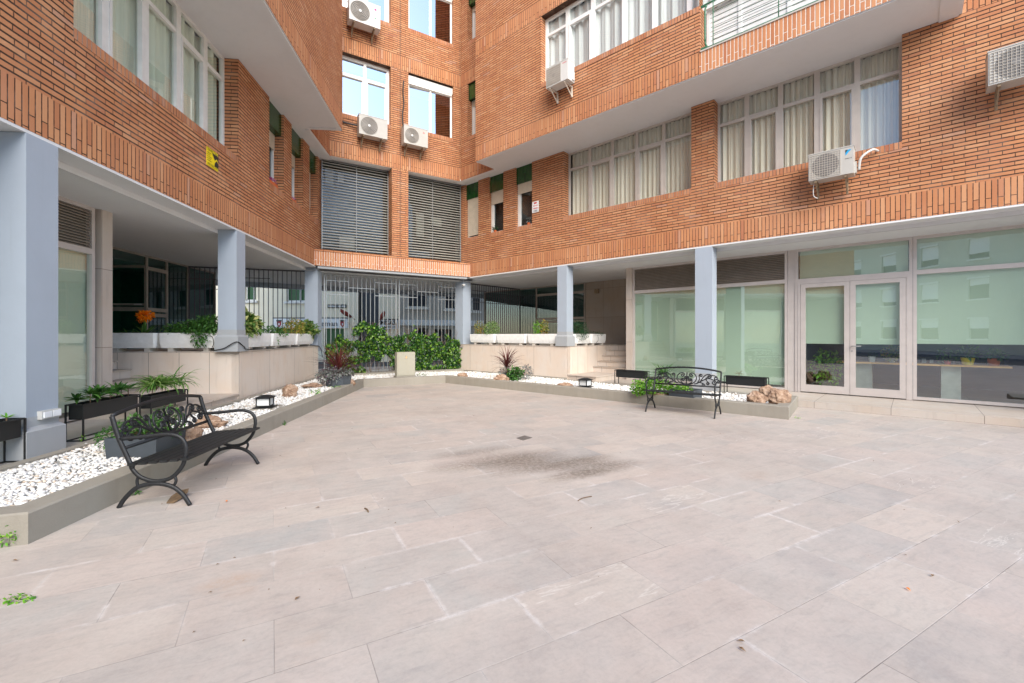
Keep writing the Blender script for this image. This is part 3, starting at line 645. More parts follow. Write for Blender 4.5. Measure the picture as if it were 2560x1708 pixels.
# --- louvred bays -----------------------------------------------------------------------------------
def louvre(fr, off, s0, s1, z0, z1, mid, pitch=.092):
    f = MB()
    for a, b in ((s0, s0 + .02), (mid - .005, mid + .005), (s1 - .02, s1)): f.box(fr, a, b, off - .05, off + .01, z0, z1)
    f.box(fr, s0, s1, off - .05, off, z1 - .03, z1)
    o = f.build('louvre_screen', 'steel_grey', bld); m2 = MB(); z = z0 + .03
    while z < z1 - .05:
        for a, b in ((s0 + .02, mid - .007), (mid + .007, s1 - .02)):
            w_ = fr.w
            p = [(off + .022, z), (off + .028, z + .009), (off - .015, z + .040), (off - .022, z + .031)]
            for i in range(4):
                (o0, q0), (o1, q1) = p[i], p[(i + 1) % 4]; m2.face([w_(a, o0, q0), w_(b, o0, q0), w_(b, o1, q1), w_(a, o1, q1)])
        z += pitch
    m2.build('slats', 'louvre_metal', o)
    g = MB(); g.rect(fr, s0, s1, z0, z1, off - .16); g.build('pane', 'glass_dim', o)
    k = MB(); k.box(fr, s0 - .2, s1 + .2, off - 1.0, off - .95, z0 - .1, z1 + .1); k.build('unlit_room_panel', 'interior_dark', o)  # dark panel gives the gaps between slats their unlit depth
louvre(B, -.42, .27, 2.425, Z1 + .53, Z2 + .03, 1.36); louvre(B, -.42, 3.008, 5.19, Z1 + .53, Z2 + .03, 4.06)
# a few pale things half seen behind the louvres
mb = MB()
for s, z, w_, h in ((.45, 6.6, .25, .5), (.85, 6.75, .18, .3), (3.6, 5.2, .3, .9), (4.2, 5.7, .4, .3), (.9, 4.5, .5, .4)): mb.box(B, s, s + w_, -.95, -.9, z, z + h)
mb.build('papers_behind_screen', 'desk_white', bld)
# --- balcony with green railing ------------------------------------------------------------------
bal = MB(); bal.box(R, 8.86, RV1 - .01, VO - .55, VO + .02, Z2 + HB, Z2 + HB + .03); balo = bal.build('balcony', 'planter_foot', bld)
mb = MB(); mb.box(R, 8.84, 8.86, VO - .6, VO - .001, Z2 + HB + .03, 8.72); mb.build('brick_return', 'brick', balo)
mb = MB(); zb, zt = Z2 + HB + .07, 8.72; ro = VO - .04; sA, sB = 8.95, RV1 - .05
out = [R.w(sA, ro, zb + .14), R.w(sA, ro, zt - .16), R.w(sA + .04, ro, zt - .05), R.w(sA + .16, ro, zt), R.w(sB, ro, zt)]
bot = [R.w(sA, ro, zb + .14), R.w(sA + .04, ro, zb + .04), R.w(sA + .16, ro, zb), R.w(sB, ro, zb)]
mb.tube(curve(out, 5), .018, 8); mb.tube(curve(bot, 5), .018, 8)
for k in range(1, 8): mb.tube([R.w(sA + .16, ro, zb + (zt - zb) * k / 8), R.w(sB, ro, zb + (zt - zb) * k / 8)], .007, 6)
for s in (9.12, 10.35, 11.6): mb.tube([R.w(s, ro + .01, zb - .07), R.w(s, ro + .01, zt)], .011, 6)
mb.build('railing', 'green_rail', balo, smooth=True)
mb = MB(); z = Z2 + HB + .05
while z < 8.70:
    mb.box(R, 8.9, RV1 - .05, VO - .33, VO - .30, z, z + .085); z += .10
for s in (8.9, 9.55, 10.45, 11.3, 12.2): mb.box(R, s, s + .07, VO - .30, VO - .28, Z2 + HB + .03, 8.70)
mb.build('white_shutter', 'white_frame', balo)

# ------------------------------------------------------------------ ground floor shopfronts
SO = -1.35
def shopfront(fr, s0, s1, z0, zl, mat='shop_frame', louv=True, fw=.06, blind_to=None, glz='glass_shop'):
    mb = MB(); mb.box(fr, s0, s0 + fw, SO - .08, SO, z0, CEIL - .06); mb.box(fr, s1 - fw, s1, SO - .08, SO, z0, CEIL - .06)
    mb.box(fr, s0 + fw, s1 - fw, SO - .08, SO, z0, z0 + .06); mb.box(fr, s0 + fw, s1 - fw, SO - .08, SO, zl - .045, zl + .045); mb.box(fr, s0, s1, SO - .08, SO, CEIL - .06, CEIL)
    o = mb.build('shop_window', mat, bld)
    g = MB(); g.rect(fr, s0 + fw, s1 - fw, z0 + .06, zl - .045, SO - .04)
    if not louv: g.rect(fr, s0 + fw, s1 - fw, zl + .045, CEIL - .06, SO - .04)
    g.build('pane', glz, o)
    if louv:
        m2 = MB(); z = zl + .05
        while z < CEIL - .09:
            a, b = s0 + fw, s1 - fw; w_ = fr.w
            m2.face([w_(a, SO - .005, z), w_(b, SO - .005, z), w_(b, SO - .045, z + .034), w_(a, SO - .045, z + .034)])
            m2.face([w_(a, SO - .005, z), w_(b, SO - .005, z), w_(b, SO - .010, z - .008), w_(a, SO - .010, z - .008)]); z += .0435
        m2.build('louvre', 'louvre_brown', o)
        k = MB(); k.box(fr, s0 + fw, s1 - fw, SO - .12, SO - .09, zl + .04, CEIL); k.build('backing', 'interior_dark', o)
    if blind_to is not None:
        k = MB(); k.rect(fr, s0 + .02, s1 - .02, blind_to, CEIL - .02, SO - .11); k.box(fr, s0 + .02, s1 - .02, SO - .125, SO - .10, blind_to - .035, blind_to)
        k.build('roller_blind', 'blind_mint', o)
    return o
shopfront(R, 5.925, 10.03, .155, 2.83, blind_to=.30)
shopfront(L, -3.0, 2.93, .19, 2.86, blind_to=.35, glz='glass_green')
mb = MB(); mb.box(R, 10.035, 10.19, SO - .12, SO - .02, .14, CEIL); mb.build('mullion_post', 'shop_frame', bld)
shopfront(R, 12.305, 14.8, .155, 2.825, louv=False, blind_to=1.36)
# the double door with its fanlight
mb = MB(); mb.box(R, 10.19, 10.25, SO - .08, SO, .14, CEIL); mb.box(R, 12.245, 12.30, SO - .08, SO, .14, CEIL); mb.box(R, 10.25, 12.245, SO - .08, SO, 2.79, 2.86); mb.box(R, 10.25, 12.245, SO - .08, SO, CEIL - .06, CEIL)
mb.box(R, 10.25, 12.245, SO - .08, SO + .012, 2.735, 2.79); mb.box(R, 10.25, 10.30, SO - .08, SO + .012, .14, 2.735); mb.box(R, 12.20, 12.245, SO - .08, SO + .012, .14, 2.735)
df = mb.build('door_frame', 'shop_frame', bld)
mb = MB(); mb.rect(R, 10.25, 12.245, 2.86, CEIL - .06, SO - .04); mb.build('pane', 'glass_shop', df)
mb = MB(); mb.rect(R, 10.27, 12.23, 1.34, CEIL - .03, SO - .11); mb.box(R, 10.27, 12.23, SO - .125, SO - .10, 1.305, 1.34); mb.build('roller_blind', 'blind_mint', df)
for a, b, hs in ((10.305, 11.247, 1), (11.253, 12.195, 0)):
    mb = MB(); f = SO + .02; w_ = .10
    mb.box(R, a, a + w_, SO - .05, f, .16, 2.73); mb.box(R, b - w_, b, SO - .05, f, .16, 2.73); mb.box(R, a + w_, b - w_, SO - .05, f, 2.64, 2.73); mb.box(R, a + w_, b - w_, SO - .05, f, .16, .33)
    d = mb.build('door', 'shop_frame', bld)
    g = MB(); g.rect(R, a + w_, b - w_, .33, 2.64, SO - .02); g.build('pane', 'glass_shop', d)
    if not hs:
        h = MB(); h.tube([R.w(11.29, f, 1.26), R.w(11.29, f + .06, 1.26), R.w(11.31, f + .065, 1.26), R.w(11.45, f + .065, 1.26)], .011, 8); h.cyl(R.w(11.29, f, 1.15), .014, .012, 12, 0, R.n); h.build('handle', 'steel_grey', d, smooth=True)
# interior of the shops
mb = MB(); mb.box(R, 5.9, 14.85, -5.2, -5.1, .1, CEIL); mb.box(R, 5.9, 14.85, -5.1, SO - .2, .10, .135, 1); mb.box(L, -5, 3, -4.2, -4.1, .1, CEIL)
mb.build('shop_interior', ['interior_wall', 'interior_floor'], bld)
# --- stone cross walls beside the stairs, lobby glazing -----------------------------------------
mb = MB(); mb.box(R, 5.73, 5.92, -3.55, -1.30, .12, CEIL); mb.build('stone_pillar', 'stone_pillar', bld); mb = MB(); mb.box(L, 2.99, 3.22, -3.5, -1.30, .12, CEIL); mb.build('stone_pillar', 'stone_pillar', bld)
mb = MB(); mb.box(R, 2.80, 5.73, -3.75, -3.55, 1.1, CEIL); mb.build('stone_wall', 'stone_wall', bld)
LO = -3.52
def lobby(fr, s0, s1, mull, rails, leaf=None):
    mb = MB()
    for m_ in mull: mb.box(fr, m_ - .03, m_ + .03, LO - .06, LO, 1.17, CEIL)
    for a, b, z in rails: mb.box(fr, a, b, LO - .06, LO + .01, z - .045, z + .045)
    mb.box(fr, s0, s1, LO - .05, LO, CEIL - .05, CEIL)
    o = mb.build('lobby_glazing', 'lobby_frame', bld)
    g = MB()
    if leaf: g.rect(fr, s0, leaf[0], 0, CEIL - .05, LO - .03); g.rect(fr, leaf[0], leaf[1], 3.32, CEIL - .05, LO - .03); g.rect(fr, leaf[1], s1, 0, CEIL - .05, LO - .03)
    else: g.rect(fr, s0, s1, 0, CEIL - .05, LO - .03)
    g.build('pane', 'glass_lobby', o)
    k = MB(); k.box(fr, s0, s1, LO - 3., LO - 2.9, 0, CEIL); k.box(fr, s0, s1, LO - 3., LO, 1.0, 1.05); k.box(fr, s0 - .02, s0, LO - 3, LO - .06, 0, CEIL); k.box(fr, s1, s1 + .02, LO - 3, LO - .06, 0, CEIL); k.build('lobby_interior', 'lobby_teal', o)
    return o
lobby(L, 3.22, 10.6, (7.42, 8.20, 9.15, 10.57), [(7.42, 8.2, 3.25), (7.42, 8.2, 2.18), (7.42, 8.2, 2.04)], (6.05, 7.40))
lobby(R, -2.9, 2.80, (.33, 1.6, 2.77, -2.87), [(.33, 2.77, 3.22), (.33, 2.77, 2.20), (.33, 2.77, 2.08)])
# the lobby door standing open towards the stairs
q0, q1 = L.w(7.42, LO, 0), L.w(7.42, LO, 0) + Vector((-1.05, -.12, 0)); DF = Fr((q1.x, q1.y), (q0.x, q0.y)); ll = DF.L
mb = MB(); mb.box(DF, 0, .07, -.03, .01, 1.18, 3.32); mb.box(DF, ll - .07, ll, -.03, .01, 1.18, 3.32); mb.box(DF, .07, ll - .07, -.03, .01, 3.25, 3.32); mb.box(DF, .07, ll - .07, -.03, .01, 2.13, 2.24); mb.box(DF, .07, ll - .07, -.03, .012, 2.28, 2.33); mb.box(DF, .07, ll - .07, -.03, .01, 1.18, 1.3)
d = mb.build('door', 'lobby_frame', bld); g = MB(); g.rect(DF, .07, ll - .07, 1.3, 3.25, -.01); g.build('pane', 'glass_lobby', d)
h = MB(); h.tube([DF.w(ll - .3, .03, 2.305), DF.w(ll - .12, .03, 2.305)], .012, 6); h.build('handle', 'ac_bright', d)
mb = MB(); mb.box(R, 3.25, 3.42, -3.55, -3.47, 3.12, 3.28); mb.build('wall_vent', 'bracket_rust', bld)  # small vent box high on the stone wall

# ------------------------------------------------------------------ walkways, terraces, steps
ZW, ZR = .165, .135
mb = MB(); mb.box(L, -4, 4.746, SO - .3, .03, 0, ZW); mb.box(R, 5.30, 14.9, SO - .3, .27, 0, ZR); struct(mb.build('walkway', 'stone_slab'))
for fr, a, b, lab, s_r in ((L, 3.22, 4.746, 'pale marble steps climbing behind the near grey column to the lobby on the left', 0), (R, 4.43, 5.73, 'pale marble steps climbing beside the brown stone wall to the lobby on the right', 1)):
    st = thing('entrance_steps', lab, 'steps', fr.w((a + b) / 2, -1.5, 0), fr.ang)
    mb = MB(); pa, pb = (a - .5, b) if fr is L else (a, b - .30)
    mb.box(fr, pa, pb, -1.49, -.03, 0, .27); mb.box(fr, pa - .02 if fr is L else pa, pb + .0 if fr is L else pb + .02, -1.49, 0.0, .27, .30)
    mb.build('landing', 'stone_tread', st)
    offs = [-1.49, -1.785, -2.07, -2.34, -2.62]
    for i, o_ in enumerate(offs):
        z = .30 + .174 * (i + 1); mb = MB(); e = offs[i + 1] if i < 4 else -3.5
        mb.box(fr, a, b, e - .03, o_, .1, z - .03); mb.box(fr, a, b, e - .01, o_ + .025, z - .03, z, 1); mb.build('step', ['stone_tread', 'shaded_nosing'], st)  # top slab in the darker stone stands in for step shadow
def terrace(fr, s0, s1, sret, lab, sgn):
    t = thing('terrace_wall', lab, 'wall', fr.w((s0 + s1) / 2, 0, 0), fr.ang)
    mb = MB(); mb.box(fr, s0, s1, -.15, 0, 0, 1.15); mb.build('front_panel', 'marble_front', t)
    mb = MB(); a, b = (sret, sret + .12) if sgn > 0 else (sret - .12, sret); mb.box(fr, a, b, -3.5, .002 if sgn < 0 else 0.001, 0, 1.15); mb.build('side_panel', 'marble_cladding', t)
    mb = MB(); mb.box(fr, s0 - .01, s1 + .01, -3.5, .012, 1.15, 1.172); mb.build('coping', 'stone_slab', t)
    return t
terrace(L, 4.746, 9.75, 4.746, 'long marble-clad terrace wall under the planters on the left of the gate', 1)
terrace(R, -.72, 4.43, 4.43, 'long marble-clad terrace wall under the planters on the right of the gate', -1)

# raised bed kerbs
K = [Vector((-5.35, 2.52, 0)), Vector((-3.475, 3.16, 0)), Vector((-4.297, 12.74, 0)), Vector((-2.10, 13.89, 0)), Vector((4.924, 7.83, 0)), R.w(10.52, .28, 0)]
def kerb_mesh(P, wdt, z, name):
    def offp(P, d):
        out = []
        for i, p in enumerate(P):
            n_ = Vector((0, 0, 0)); ds = []
            for a, b in ((i - 1, i), (i, i + 1)):
                if a >= 0 and b < len(P):
                    e = (P[b] - P[a]).normalized(); ds.append(Vector((-e.y, e.x, 0)))
            m_ = sum(ds, Vector((0, 0, 0))); m_.normalize(); out.append(p + m_ * (d / max(.3, m_.dot(ds[0]))))
        return out
    Q = offp(P, wdt); c = .012; Pi = offp(P, c); mb = MB()
    for i in range(len(P) - 1):
        j = i + 1
        mb.face([P[i], P[j], at(P[j], z - c), at(P[i], z - c)]); mb.face([at(P[i], z - c), at(P[j], z - c), at(Pi[j], z), at(Pi[i], z)])
        mb.face([at(Pi[i], z), at(Pi[j], z), at(Q[j], z), at(Q[i], z)]); mb.face([at(Q[i], z), at(Q[j], z), Q[j], Q[i]])
    for i in (0, len(P) - 1): mb.face([P[i], Q[i], at(Q[i], z), at(P[i], z)])
    o = mb.build(name, 'kerb_paint'); return o, Q
ko, KI = kerb_mesh(K, .20, .23, 'kerb'); struct(ko)
mb = MB()
mb.box(L, -3.2, 9.6, .034, .16, 0, .195); mb.box(R, -.2, 4.43, .004, .15, 0, .20); mb.box(R, 4.43, 10.3, .275, .41, 0, .185); mb.box(B, -.1, B.L + .1, -.62, -.30, 0, .225)
struct(mb.build('kerb', 'kerb_paint'))
# gravel bed: a base sheet and thousands of white stones
inner = [L.w(-3.0, .1, .12), L.w(9.5, .1, .12), B.w(.1, -.4, .12), B.w(5.3, -.4, .12), R.w(.2, .1, .12), R.w(4.43, .1, .12), R.w(4.44, .35, .12), R.w(10.4, .35, .12)] + [at(p, .12) for p in reversed(KI)]
mb = MB(); KZ = [at(p, .12) for p in KI]
mb.face([inner[0], KZ[0], KZ[1]]); mb.face([inner[0], KZ[1], KZ[2], inner[1]]); mb.face([inner[1], KZ[2], inner[2]]); mb.face([inner[2], KZ[2], KZ[3], inner[3]])
mb.face([inner[3], KZ[3], inner[4]]); mb.face([inner[4], KZ[3], inner[5]]); mb.face([inner[5], KZ[3], inner[6]]); mb.face([inner[6], KZ[3], KZ[4]]); mb.face([inner[6], KZ[4], KZ[5], inner[7]])
struct(mb.build('gravel_base', 'desk_white'))
def inpoly(x, y, P):
    c = False; j = len(P) - 1
    for i in range(len(P)):
        if (P[i].y > y) != (P[j].y > y) and x < (P[j].x - P[i].x) * (y - P[i].y) / (P[j].y - P[i].y) + P[i].x: c = not c
        j = i
    return c
import bmesh
def ico(sub):
    bm = bmesh.new(); bmesh.ops.create_icosphere(bm, subdivisions=sub, radius=1); vs = [v.co.copy() for v in bm.verts]; fs = [[v.index for v in f.verts] for f in bm.faces]; bm.free(); return vs, fs
I1, I2 = ico(1), ico(2)
rg = random.Random(11); gv = []; gf = []
def stone(x, y, z, r, geo):
    vs, fs = geo; sx, sy, sz = r * rg.uniform(.8, 1.5), r * rg.uniform(.7, 1.1), r * rg.uniform(.45, .75); a = rg.uniform(0, 6.28); ca, sa = math.cos(a), math.sin(a)
    tx, ty = rg.uniform(-.4, .4), rg.uniform(-.4, .4); b = len(gv); k1, k2, k3 = rg.uniform(.8, 1.2), rg.uniform(-.2, .2), rg.uniform(-.2, .2)
    for v in vs:
        X = v.x * sx * (1 + k2 * v.y + k3 * v.z * .5); Yv = v.y * sy * (1 + k3 * v.x); Z = v.z * sz * (1 + k2 * v.x)
        gv.append((x + X * ca - Yv * sa, y + X * sa + Yv * ca, z + Z + tx * X + ty * Yv))
    gf.extend([[b + i for i in f] for f in fs])
for _ in range(185000):
    x, y = rg.uniform(-6.4, 5.2), rg.uniform(2.5, 16.2)
    if not inpoly(x, y, inner): continue
    d = math.hypot(x, y)
    if d > 8 and rg.random() < .55: continue
    hump = .155 + .02 * noise.noise(Vector((x * 1.3, y * 1.3, 0)))
    stone(x, y, hump + rg.uniform(-.008, .022), rg.uniform(.013, .026) * (1 if d < 8 else 1.25), I2 if d < 5.2 else I1)
me = D.meshes.new('white_gravel'); me.from_pydata(gv, [], gf); me.materials.append(M['white_pebbles']); me.polygons.foreach_set('use_smooth', [True] * len(gf))
go = D.objects.new('white_gravel', me); COL.objects.link(go); tag(go, 'white marble pebbles filling the raised kerbed beds round the yard', 'gravel', kind='stuff')

# ------------------------------------------------------------------ grilles
GZ0, GZ1 = .25, 3.56
gt = thing('security_gate', 'tall silver steel bar gate closing the passage behind the climbing plant', 'gate', B.w(2.7, -.75, .2), B.ang)
go_ = -.78; ga, gb = .28, 5.10
cb = lambda x, y: (540 + x / 3.408, 560 + y / 3.408)
mb = MB(); bars = []
S0 = [B.s(540 + x / 3.408, go_) for x in (940, 1130, 1352, 1533, 1560, 1715, 1893, 2040)]
def seg(a, b, n):
    return [a + (b - a) * i / n for i in range(n)]
bs_ = seg(S0[0], S0[1], 5) + seg(S0[1], S0[2], 6) + seg(S0[2], S0[3], 5) + [S0[3], S0[4]] + seg(S0[4], S0[5], 4)[1:] + seg(S0[5], S0[6], 5) + seg(S0[6], S0[7], 5) + [S0[7]]
for s in bs_: mb.box(B, s - .009, s + .009, go_ - .009, go_ + .009, GZ0 + .04, GZ1 - .04)
mb.build('bars', 'steel_grey', gt)
mb = MB()
for a, b in ((S0[0] - .05, S0[3]), (S0[4], S0[7] + .05)):
    mb.box(B, a, b, go_ - .02, go_ + .02, GZ0, GZ0 + .04); mb.box(B, a, b, go_ - .02, go_ + .02, GZ1 - .04, GZ1)
for s in (S0[0] - .06, S0[3] + .0, S0[4], S0[7] + .05): mb.box(B, s - .02, s + .02, go_ - .022, go_ + .022, .2, GZ1)
mb.build('gate_frame', 'steel_grey', gt)
mb = MB(); e = .012
for i, j, zs in ((0, 1, (3.34, 2.88)), (1, 2, (3.13,)), (2, 3, (3.36, 2.90)), (4, 5, (3.36, 2.90)), (5, 6, (3.13,)), (6, 7, (3.35, 2.88))):
    for z in zs: mb.box(B, S0[i], S0[j], go_ - .012, go_ + .013, z - e, z + e)
mb.build('cross_bars', 'steel_grey', gt)
def grille(fr_o, fr_p, z0, lab, n, hz):
    f = Fr(fr_o, fr_p); t = thing('terrace_grille', lab, 'grille', f.w(f.L / 2, 0, z0), f.ang)
    mb = MB(); k = 0
    for i in range(n + 1): s = f.L * i / n; mb.box(f, s - .010, s + .010, -.010, .010, z0 + .03, 3.55)
    mb.build('bars', 'dark_bars', t)
    mb = MB(); mb.box(f, 0, f.L, -.015, .015, z0 + .03, z0 + .06); mb.box(f, 0, f.L, -.015, .015, 3.53, 3.57); mb.box(f, -.03, .0, -.018, .018, z0, 3.57); mb.box(f, f.L, f.L + .03, -.018, .018, z0, 3.57)
    for a, b, z in hz: mb.box(f, f.L * a, f.L * b, -.012, .012, z - .011, z + .011)
    mb.build('rails', 'dark_bars', t)
gl0 = L.w(9.15, -3.5, 0); gl1 = L.w(9.75, -.4, 0)
grille((gl0.x, gl0.y), (gl1.x, gl1.y), 1.17, 'dark vertical bar grille closing the left terrace behind the leafy planters', 24, ((0, .22, 3.2), (.22, .46, 2.9), (.46, .68, 3.28), (.68, 1, 3.0)))
gr0 = R.w(-.68, -.4, 0); gr1 = R.w(-.62, -3.52, 0)
grille((gr0.x, gr0.y), (gr1.x, gr1.y), 1.17, 'dark vertical bar grille closing the right terrace beside the lobby glass', 26, ((.1, .35, 3.3), (.1, 1, 2.84)))

# ------------------------------------------------------------------ foliage helpers
def leaf(mb, p, d, up, ln, wd, fold=.25, mi=0, lobes=0):
    d = d.normalized(); s = d.cross(up); s = s.normalized() if s.length > .01 else d.orthogonal().normalized(); n_ = s.cross(d)
    t = p + d * ln - n_ * ln * .15; m_ = p + d * ln * .42; b = len(mb.v)
    mb.v += [tuple(p), tuple(m_ + s * wd * .5 + n_ * wd * fold), tuple(t), tuple(m_ - s * wd * .5 + n_ * wd * fold), tuple(p + d * ln * .5)]
    mb.f += [(b, b + 1, b + 4), (b + 1, b + 2, b + 4), (b + 2, b + 3, b + 4), (b + 3, b, b + 4)]; mb.uv += [(0, 0)] * 12; mb.mi += [mi] * 4
def rv(r=random): return Vector((r.gauss(0, 1), r.gauss(0, 1), r.gauss(0, 1))).normalized()
def blade(mb, p, az, el, ln, wd, droop, seg=7, mi=0, r=random):
    h = Vector((math.cos(az), math.sin(az), 0)); s = Vector((-h.y, h.x, 0)); P = []; q = Vector(p); e = el
    for i in range(seg + 1):
        f = i / seg; ww = wd * (.55 + 1.1 * f) if f < .4 else wd * max(.0, (1 - ((f - .4) / .6) ** 1.7)); P.append((q.copy(), ww))
        q += (h * math.cos(e) + Vector((0, 0, 1)) * math.sin(e)) * (ln / seg); e -= droop / seg * (.4 + 1.3 * f)
    b = len(mb.v)
    for c, ww in P: mb.v += [tuple(c - s * ww * .5), tuple(c - Vector((0, 0, ww * .22))), tuple(c + s * ww * .5)]
    for i in range(seg):
        for k in range(2): mb.f.append((b + 3*i + k, b + 3*i + k + 1, b + 3*i + k + 4, b + 3*i + k + 3)); mb.uv += [(0, 0)] * 4; mb.mi.append(mi)
def clump(mb, c, rad, n, ls, r=random, wd=.5, out=.6, mi=0):
    c = Vector(c)
    for _ in range(n):
        d = rv(r); k = r.random() ** .38; p = c + Vector((d.x * rad[0], d.y * rad[1], d.z * rad[2])) * k
        dd = (d * out + rv(r) * .8 + Vector((0, 0, -.1))); l_ = ls * r.uniform(.65, 1.25); leaf(mb, p, dd, rv(r) * .6 + Vector((0, 0, 1)), l_, l_ * wd, .15, mi)
def plant(name, label, cat, base, group=None): return thing(name, label, cat, base, 0, group)
def bush(name, label, base, clumps, leafn, ls, mat, wd=.5, stems=5, r=None, cat='plant', group=None, sm='stem_brown'):
    r = r or random.Random(hash(label) % 1000 if False else sum(map(ord, label))); t = plant(name, label, cat, base, group); base = Vector(base)
    mb = MB(); sm_ = MB(); tot = sum(c[3] * c[4] * c[5] for c in clumps)
    for c in clumps:
        cc = base + Vector(c[:3]); clump(mb, cc, c[3:6], int(leafn * c[3] * c[4] * c[5] / tot), ls, r, wd)
        for _ in range(stems):
            e = cc + Vector((r.uniform(-.5, .5) * c[3], r.uniform(-.5, .5) * c[4], r.uniform(-.3, .6) * c[5])); st = base + Vector((r.uniform(-.04, .04) + c[0] * .4, r.uniform(-.04, .04) + c[1] * .4, 0))
            sm_.tube(curve([st, (st + e) / 2 + rv(r) * .02, e], 3), .004, 5)
    sm_.build('stem', sm, t); mb.build('leaves', mat, t); return t

# ------------------------------------------------------------------ climbing plant on the gate
c7 = lambda x, y: (750 + x / 5.222, 780 + y / 5.222)
t = thing('climbing_plant', 'glossy green climbing plant covering the lower half of the silver gate', 'plant', B.w(2.7, -.5, .2), B.ang)
prof = [(350, 440, 600), (440, 420, 740), (500, 300, 800), (590, 290, 820), (640, 230, 815), (740, 200, 800), (800, 130, 790), (920, 130, 740), (985, 200, 690), (1050, 160, 700), (1200, 170, 740), (1280, 200, 790), (1370, 290, 800), (1460, 170, 760), (1510, 290, 760), (1700, 320, 790), (1830, 220, 800), (1900, 260, 805), (1950, 360, 800), (2050, 370, 740), (2100, 380, 640)]
rr = random.Random(5); mb = MB(); st = MB(); go2 = go_ + .10
tops = []
for x, yt, yb in prof:
    a = B.sz(*c7(x, yt), go2); b = B.sz(*c7(x, yb), go2); tops.append((a[0], a[1], max(.22, b[1])))
def tint_(s, k):
    for i in range(len(tops) - 1):
        if tops[i][0] <= s <= tops[i+1][0]:
            f = (s - tops[i][0]) / (tops[i+1][0] - tops[i][0]); return tops[i][k] * (1 - f) + tops[i+1][k] * f
    return tops[0][k] if s < tops[0][0] else tops[-1][k]
cnt = 0
while cnt < 8200:
    s = rr.uniform(tops[0][0], tops[-1][0]); zt_, zb_ = tint_(s, 1), tint_(s, 2); z = rr.uniform(zb_, zt_ + .04)
    dens = noise.noise(Vector((s * 1.5, z * 2.4, 3.3))) + .5 * noise.noise(Vector((s * 4, z * 5, 1)))
    edge = (zt_ - z) / max(.3, zt_ - zb_)
    thr = -.38 if s > S0[4] - .1 else (-.08 if 1.2 < s and z < .95 else -.28)
    if dens < thr + (.14 if edge < .28 else 0): continue
    o_ = go2 + rr.uniform(-.12, .20) * (1 - .3 * (edge < .2)); p = B.w(s, o_, z)
    d = Vector((rr.gauss(0, .5), rr.gauss(0, .5), rr.gauss(-.55, .5))) + B.n * rr.uniform(0, .7)
    l_ = rr.uniform(.05, .125); leaf(mb, p, d, B.n + rv(rr) * .8, l_, l_ * .8, .12); cnt += 1
for _ in range(90):
    s = rr.uniform(tops[0][0] + .2, tops[-1][0] - .1); z = .2; P = [B.w(s, go2, z)]; zt_ = tint_(s, 1)
    while z < zt_ - .1: z += .22; s += rr.gauss(0, .09); P.append(B.w(s, go2 + rr.uniform(-.05, .06), z))
    if len(P) > 2: st.tube(curve(P, 3), .004, 4)
st.build('stem', 'stem_brown', t); mb.build('leaves', 'leaf_ivy', t)

# ------------------------------------------------------------------ meter box
fr = B; mbp = B.loc if hasattr(B, 'loc') else None
def loc(fr, P): d = P - fr.o; return d.dot(fr.u), d.dot(fr.n)
sa, oa = loc(B, G(*c7(1265, 855), .22)); sb, ob = loc(B, G(*c7(1500, 850), .22)); om = (oa + ob) / 2 - .1
t = thing('meter_cabinet', 'beige metal service cabinet with small brass padlock in front of the gate', 'cabinet', B.w((sa + sb) / 2, om, .15), B.ang)
sa, sb = B.s(c7(1265, 0)[0], om), B.s(c7(1503, 0)[0], om); zt_ = B.sz(*c7(1380, 525), om)[1]
mb = MB(); mb.box(B, sa, sb, om - .22, om, .12, zt_); mb.build('body', 'meter_paint', t)
mb = MB(); mb.box(B, sa + .035, sb - .008, om, om + .012, .27, zt_ - .02); mb.build('door', 'meter_paint', t)
mb = MB(); mb.box(B, sa - .03, sb + .02, om - .24, om + .04, .10, .255); mb.build('base', 'kerb_paint', t)
mb = MB(); zc = zt_ - .13; mb.box(B, (sa+sb)/2 - .018, (sa+sb)/2 + .018, om + .012, om + .03, zc - .06, zc - .02); mb.tube(curve([B.w((sa+sb)/2 - .012, om + .02, zc - .02), B.w((sa+sb)/2, om + .02, zc + .01), B.w((sa+sb)/2 + .012, om + .02, zc - .02)], 4), .004, 6); mb.build('padlock', 'desk_wood', t)

